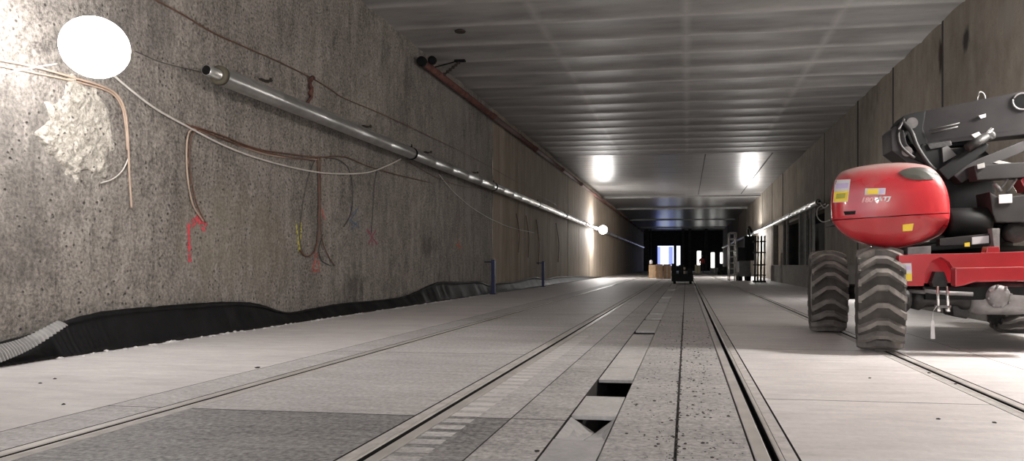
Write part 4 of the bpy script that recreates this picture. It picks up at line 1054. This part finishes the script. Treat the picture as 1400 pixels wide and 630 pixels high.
# dark heap
bm = bmesh.new(); g = onZ(989, 375.5, 0)
t_ = bmesh.new(); bmesh.ops.create_icosphere(t_, subdivisions=4, radius=1)
for v in t_.verts:
    k_ = 1+.35*noise.fractal(v.co*1.6, .8, 2, 4); v.co = Vector((g.x+v.co.x*.38*k_, g.y+v.co.y*.6*k_, max(0, v.co.z*.62*k_)))
merge(bm, t_); tag(new('tarpaulin_heap', bm, M_blackp), 'dark heap on the floor left of the aluminium ladder frame', 'heap')
# ladder frame / tower left of the grey machine
ly = onZ(1004, 384, 0).y
t = empty('scaffold_tower', (onY(1004, 384, ly).x, ly, 0), 'slim pale aluminium scaffold tower left of the grey equipment', 'scaffold')
X0, X1 = onY(997.5, 384, ly).x, onY(1006.5, 384, ly).x; H = onY(1000, 318, ly).z
for xx in (X0, X1):
    for yy in (ly, ly+1.3):
        bm = bmesh.new(); cyl(bm, (xx, yy, 0.0), (xx, yy, H), .03, 10); new('upright', bm, M_alu, t)
bm = bmesh.new()
z_ = .3
while z_ < H:
    for yy in (ly, ly+1.3): cyl(bm, (X0, yy, z_), (X1, yy, z_), .022, 8)
    z_ += .3
new('rungs', bm, M_alu, t)
bm = bmesh.new()
for k in range(2):
    cyl(bm, (X0, ly, .3+k*1.1), (X0, ly+1.3, 1.2+k*1.1), .02, 8); cyl(bm, (X1, ly+1.3, .3+k*1.1), (X1, ly, 1.2+k*1.1), .02, 8)
new('cross_brace', bm, M_alu, t)
# grey compact equipment: body, mast, cab
ey = onZ(1018, 384, 0).y+.15
def ex(u): return onY(u, 380, ey).x
def ez(v): return onY(1018, v, ey).z
t = empty('lifting_platform', (ex(1018), ey, 0), 'grey compact machine with dark upper cab between scaffold tower and pipe stand', 'machine')
bm = bmesh.new(); box(bm, (ex(1010.5), ey, .22), (ex(1026), ey+1.7, ez(356)), .04); new('body', bm, M_grey, t)
bm = bmesh.new(); box(bm, (ex(1008.5), ey+.05, ez(357)), (ex(1021), ey+1.6, ez(338)), .03); new('upper_cab', bm, M_blackp, t)
bm = bmesh.new(); box(bm, (ex(1018), ey+.1, ez(356)), (ex(1032), ey+.7, ez(322)), .05); new('mast', bm, M_blackp, t)
bm = bmesh.new(); tube(bm, spline([(ex(1026), ey+.3, ez(323)), (ex(1023), ey+.3, ez(316)), (ex(1025), ey+.3, ez(310)), (ex(1029), ey+.3, ez(318))], 5), .06, 10); new('mast_head', bm, M_steeld, t)
for xx in (ex(1012.5), ex(1024)):
    for yy in (ey+.25, ey+1.4):
        bm = bmesh.new(); lathe(bm, [(-.1, .05), (-.1, .22), (.1, .22), (.1, .05)], (xx, yy, .22), (1, 0, 0), 24); new('machine_wheel', bm, M_black, t)
# pipe stand
sy = onZ(1040, 386, 0).y+.1
t = empty('pipe_stand', (onY(1040, 386, sy).x, sy, 0), 'tall dark rack of upright rods at the end of the concrete plinth', 'rack')
for i_, u in enumerate((1032, 1036, 1040, 1045)):
    x = onY(u, 386, sy).x; bm = bmesh.new(); cyl(bm, (x, sy+.1*(i_ % 2), 0), (x+.03, sy+.1*(i_ % 2), onY(u, 322, sy).z), .045, 10); new('upright_rod', bm, M_alu if i_ % 2 else M_steeld, t)
bm = bmesh.new(); xa, xb = onY(1030, 386, sy).x, onY(1047, 386, sy).x
for v in (330, 345, 362, 376): box(bm, (xa, sy-.02, onY(1040, v, sy).z-.03), (xb, sy+.14, onY(1040, v, sy).z+.03), .01)
new('cross_rail', bm, M_blackp, t)
bm = bmesh.new(); box(bm, (xa, sy-.15, 0), (xb, sy+.4, .08), .01); new('foot_plate', bm, M_blackp, t)
# dark upright columns near the far end
for (u, w_) in ((884, .5), (889.5, .22), (934, .3), (943, .35), (965.5, .3)):
    p = onY(u, 360, 96); bm = bmesh.new(); box(bm, (p.x-w_/2, 96, 0), (p.x+w_/2, 96.4, CZ), .02)
    bl = {884: 'grey prop by the left wall at the dark far end', 889.5: 'thin grey prop second from the left wall at the far end', 934: 'prop right of the bright blue opening', 943: 'prop between the blue opening and the first white slit', 965.5: 'prop between the first and second white slits'}[u]
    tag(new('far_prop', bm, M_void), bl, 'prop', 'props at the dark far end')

# ================================================================ CAMERA, WORLD, VIEW
cam = bpy.data.cameras.new('camera'); co = bpy.data.objects.new('camera', cam); COL.objects.link(co)
co.location = CAM; co.rotation_euler = (PI/2, 0, TH)
cam.sensor_width = 36; cam.lens = F/1400*36; cam.shift_x = -(PPX-700)/1400; cam.shift_y = (HY-315)/1400
cam.clip_end = 300; cam.clip_start = .05
SC.camera = co
w = bpy.data.worlds.new('world'); SC.world = w; w.use_nodes = True
w.node_tree.nodes['Background'].inputs[0].default_value = (.75, .8, .9, 1); w.node_tree.nodes['Background'].inputs[1].default_value = .9
SC.view_settings.view_transform = 'Standard'; SC.view_settings.look = 'None'; SC.view_settings.gamma = 1
SC.view_settings.use_curve_mapping = False; SC.view_settings.exposure = 1.5
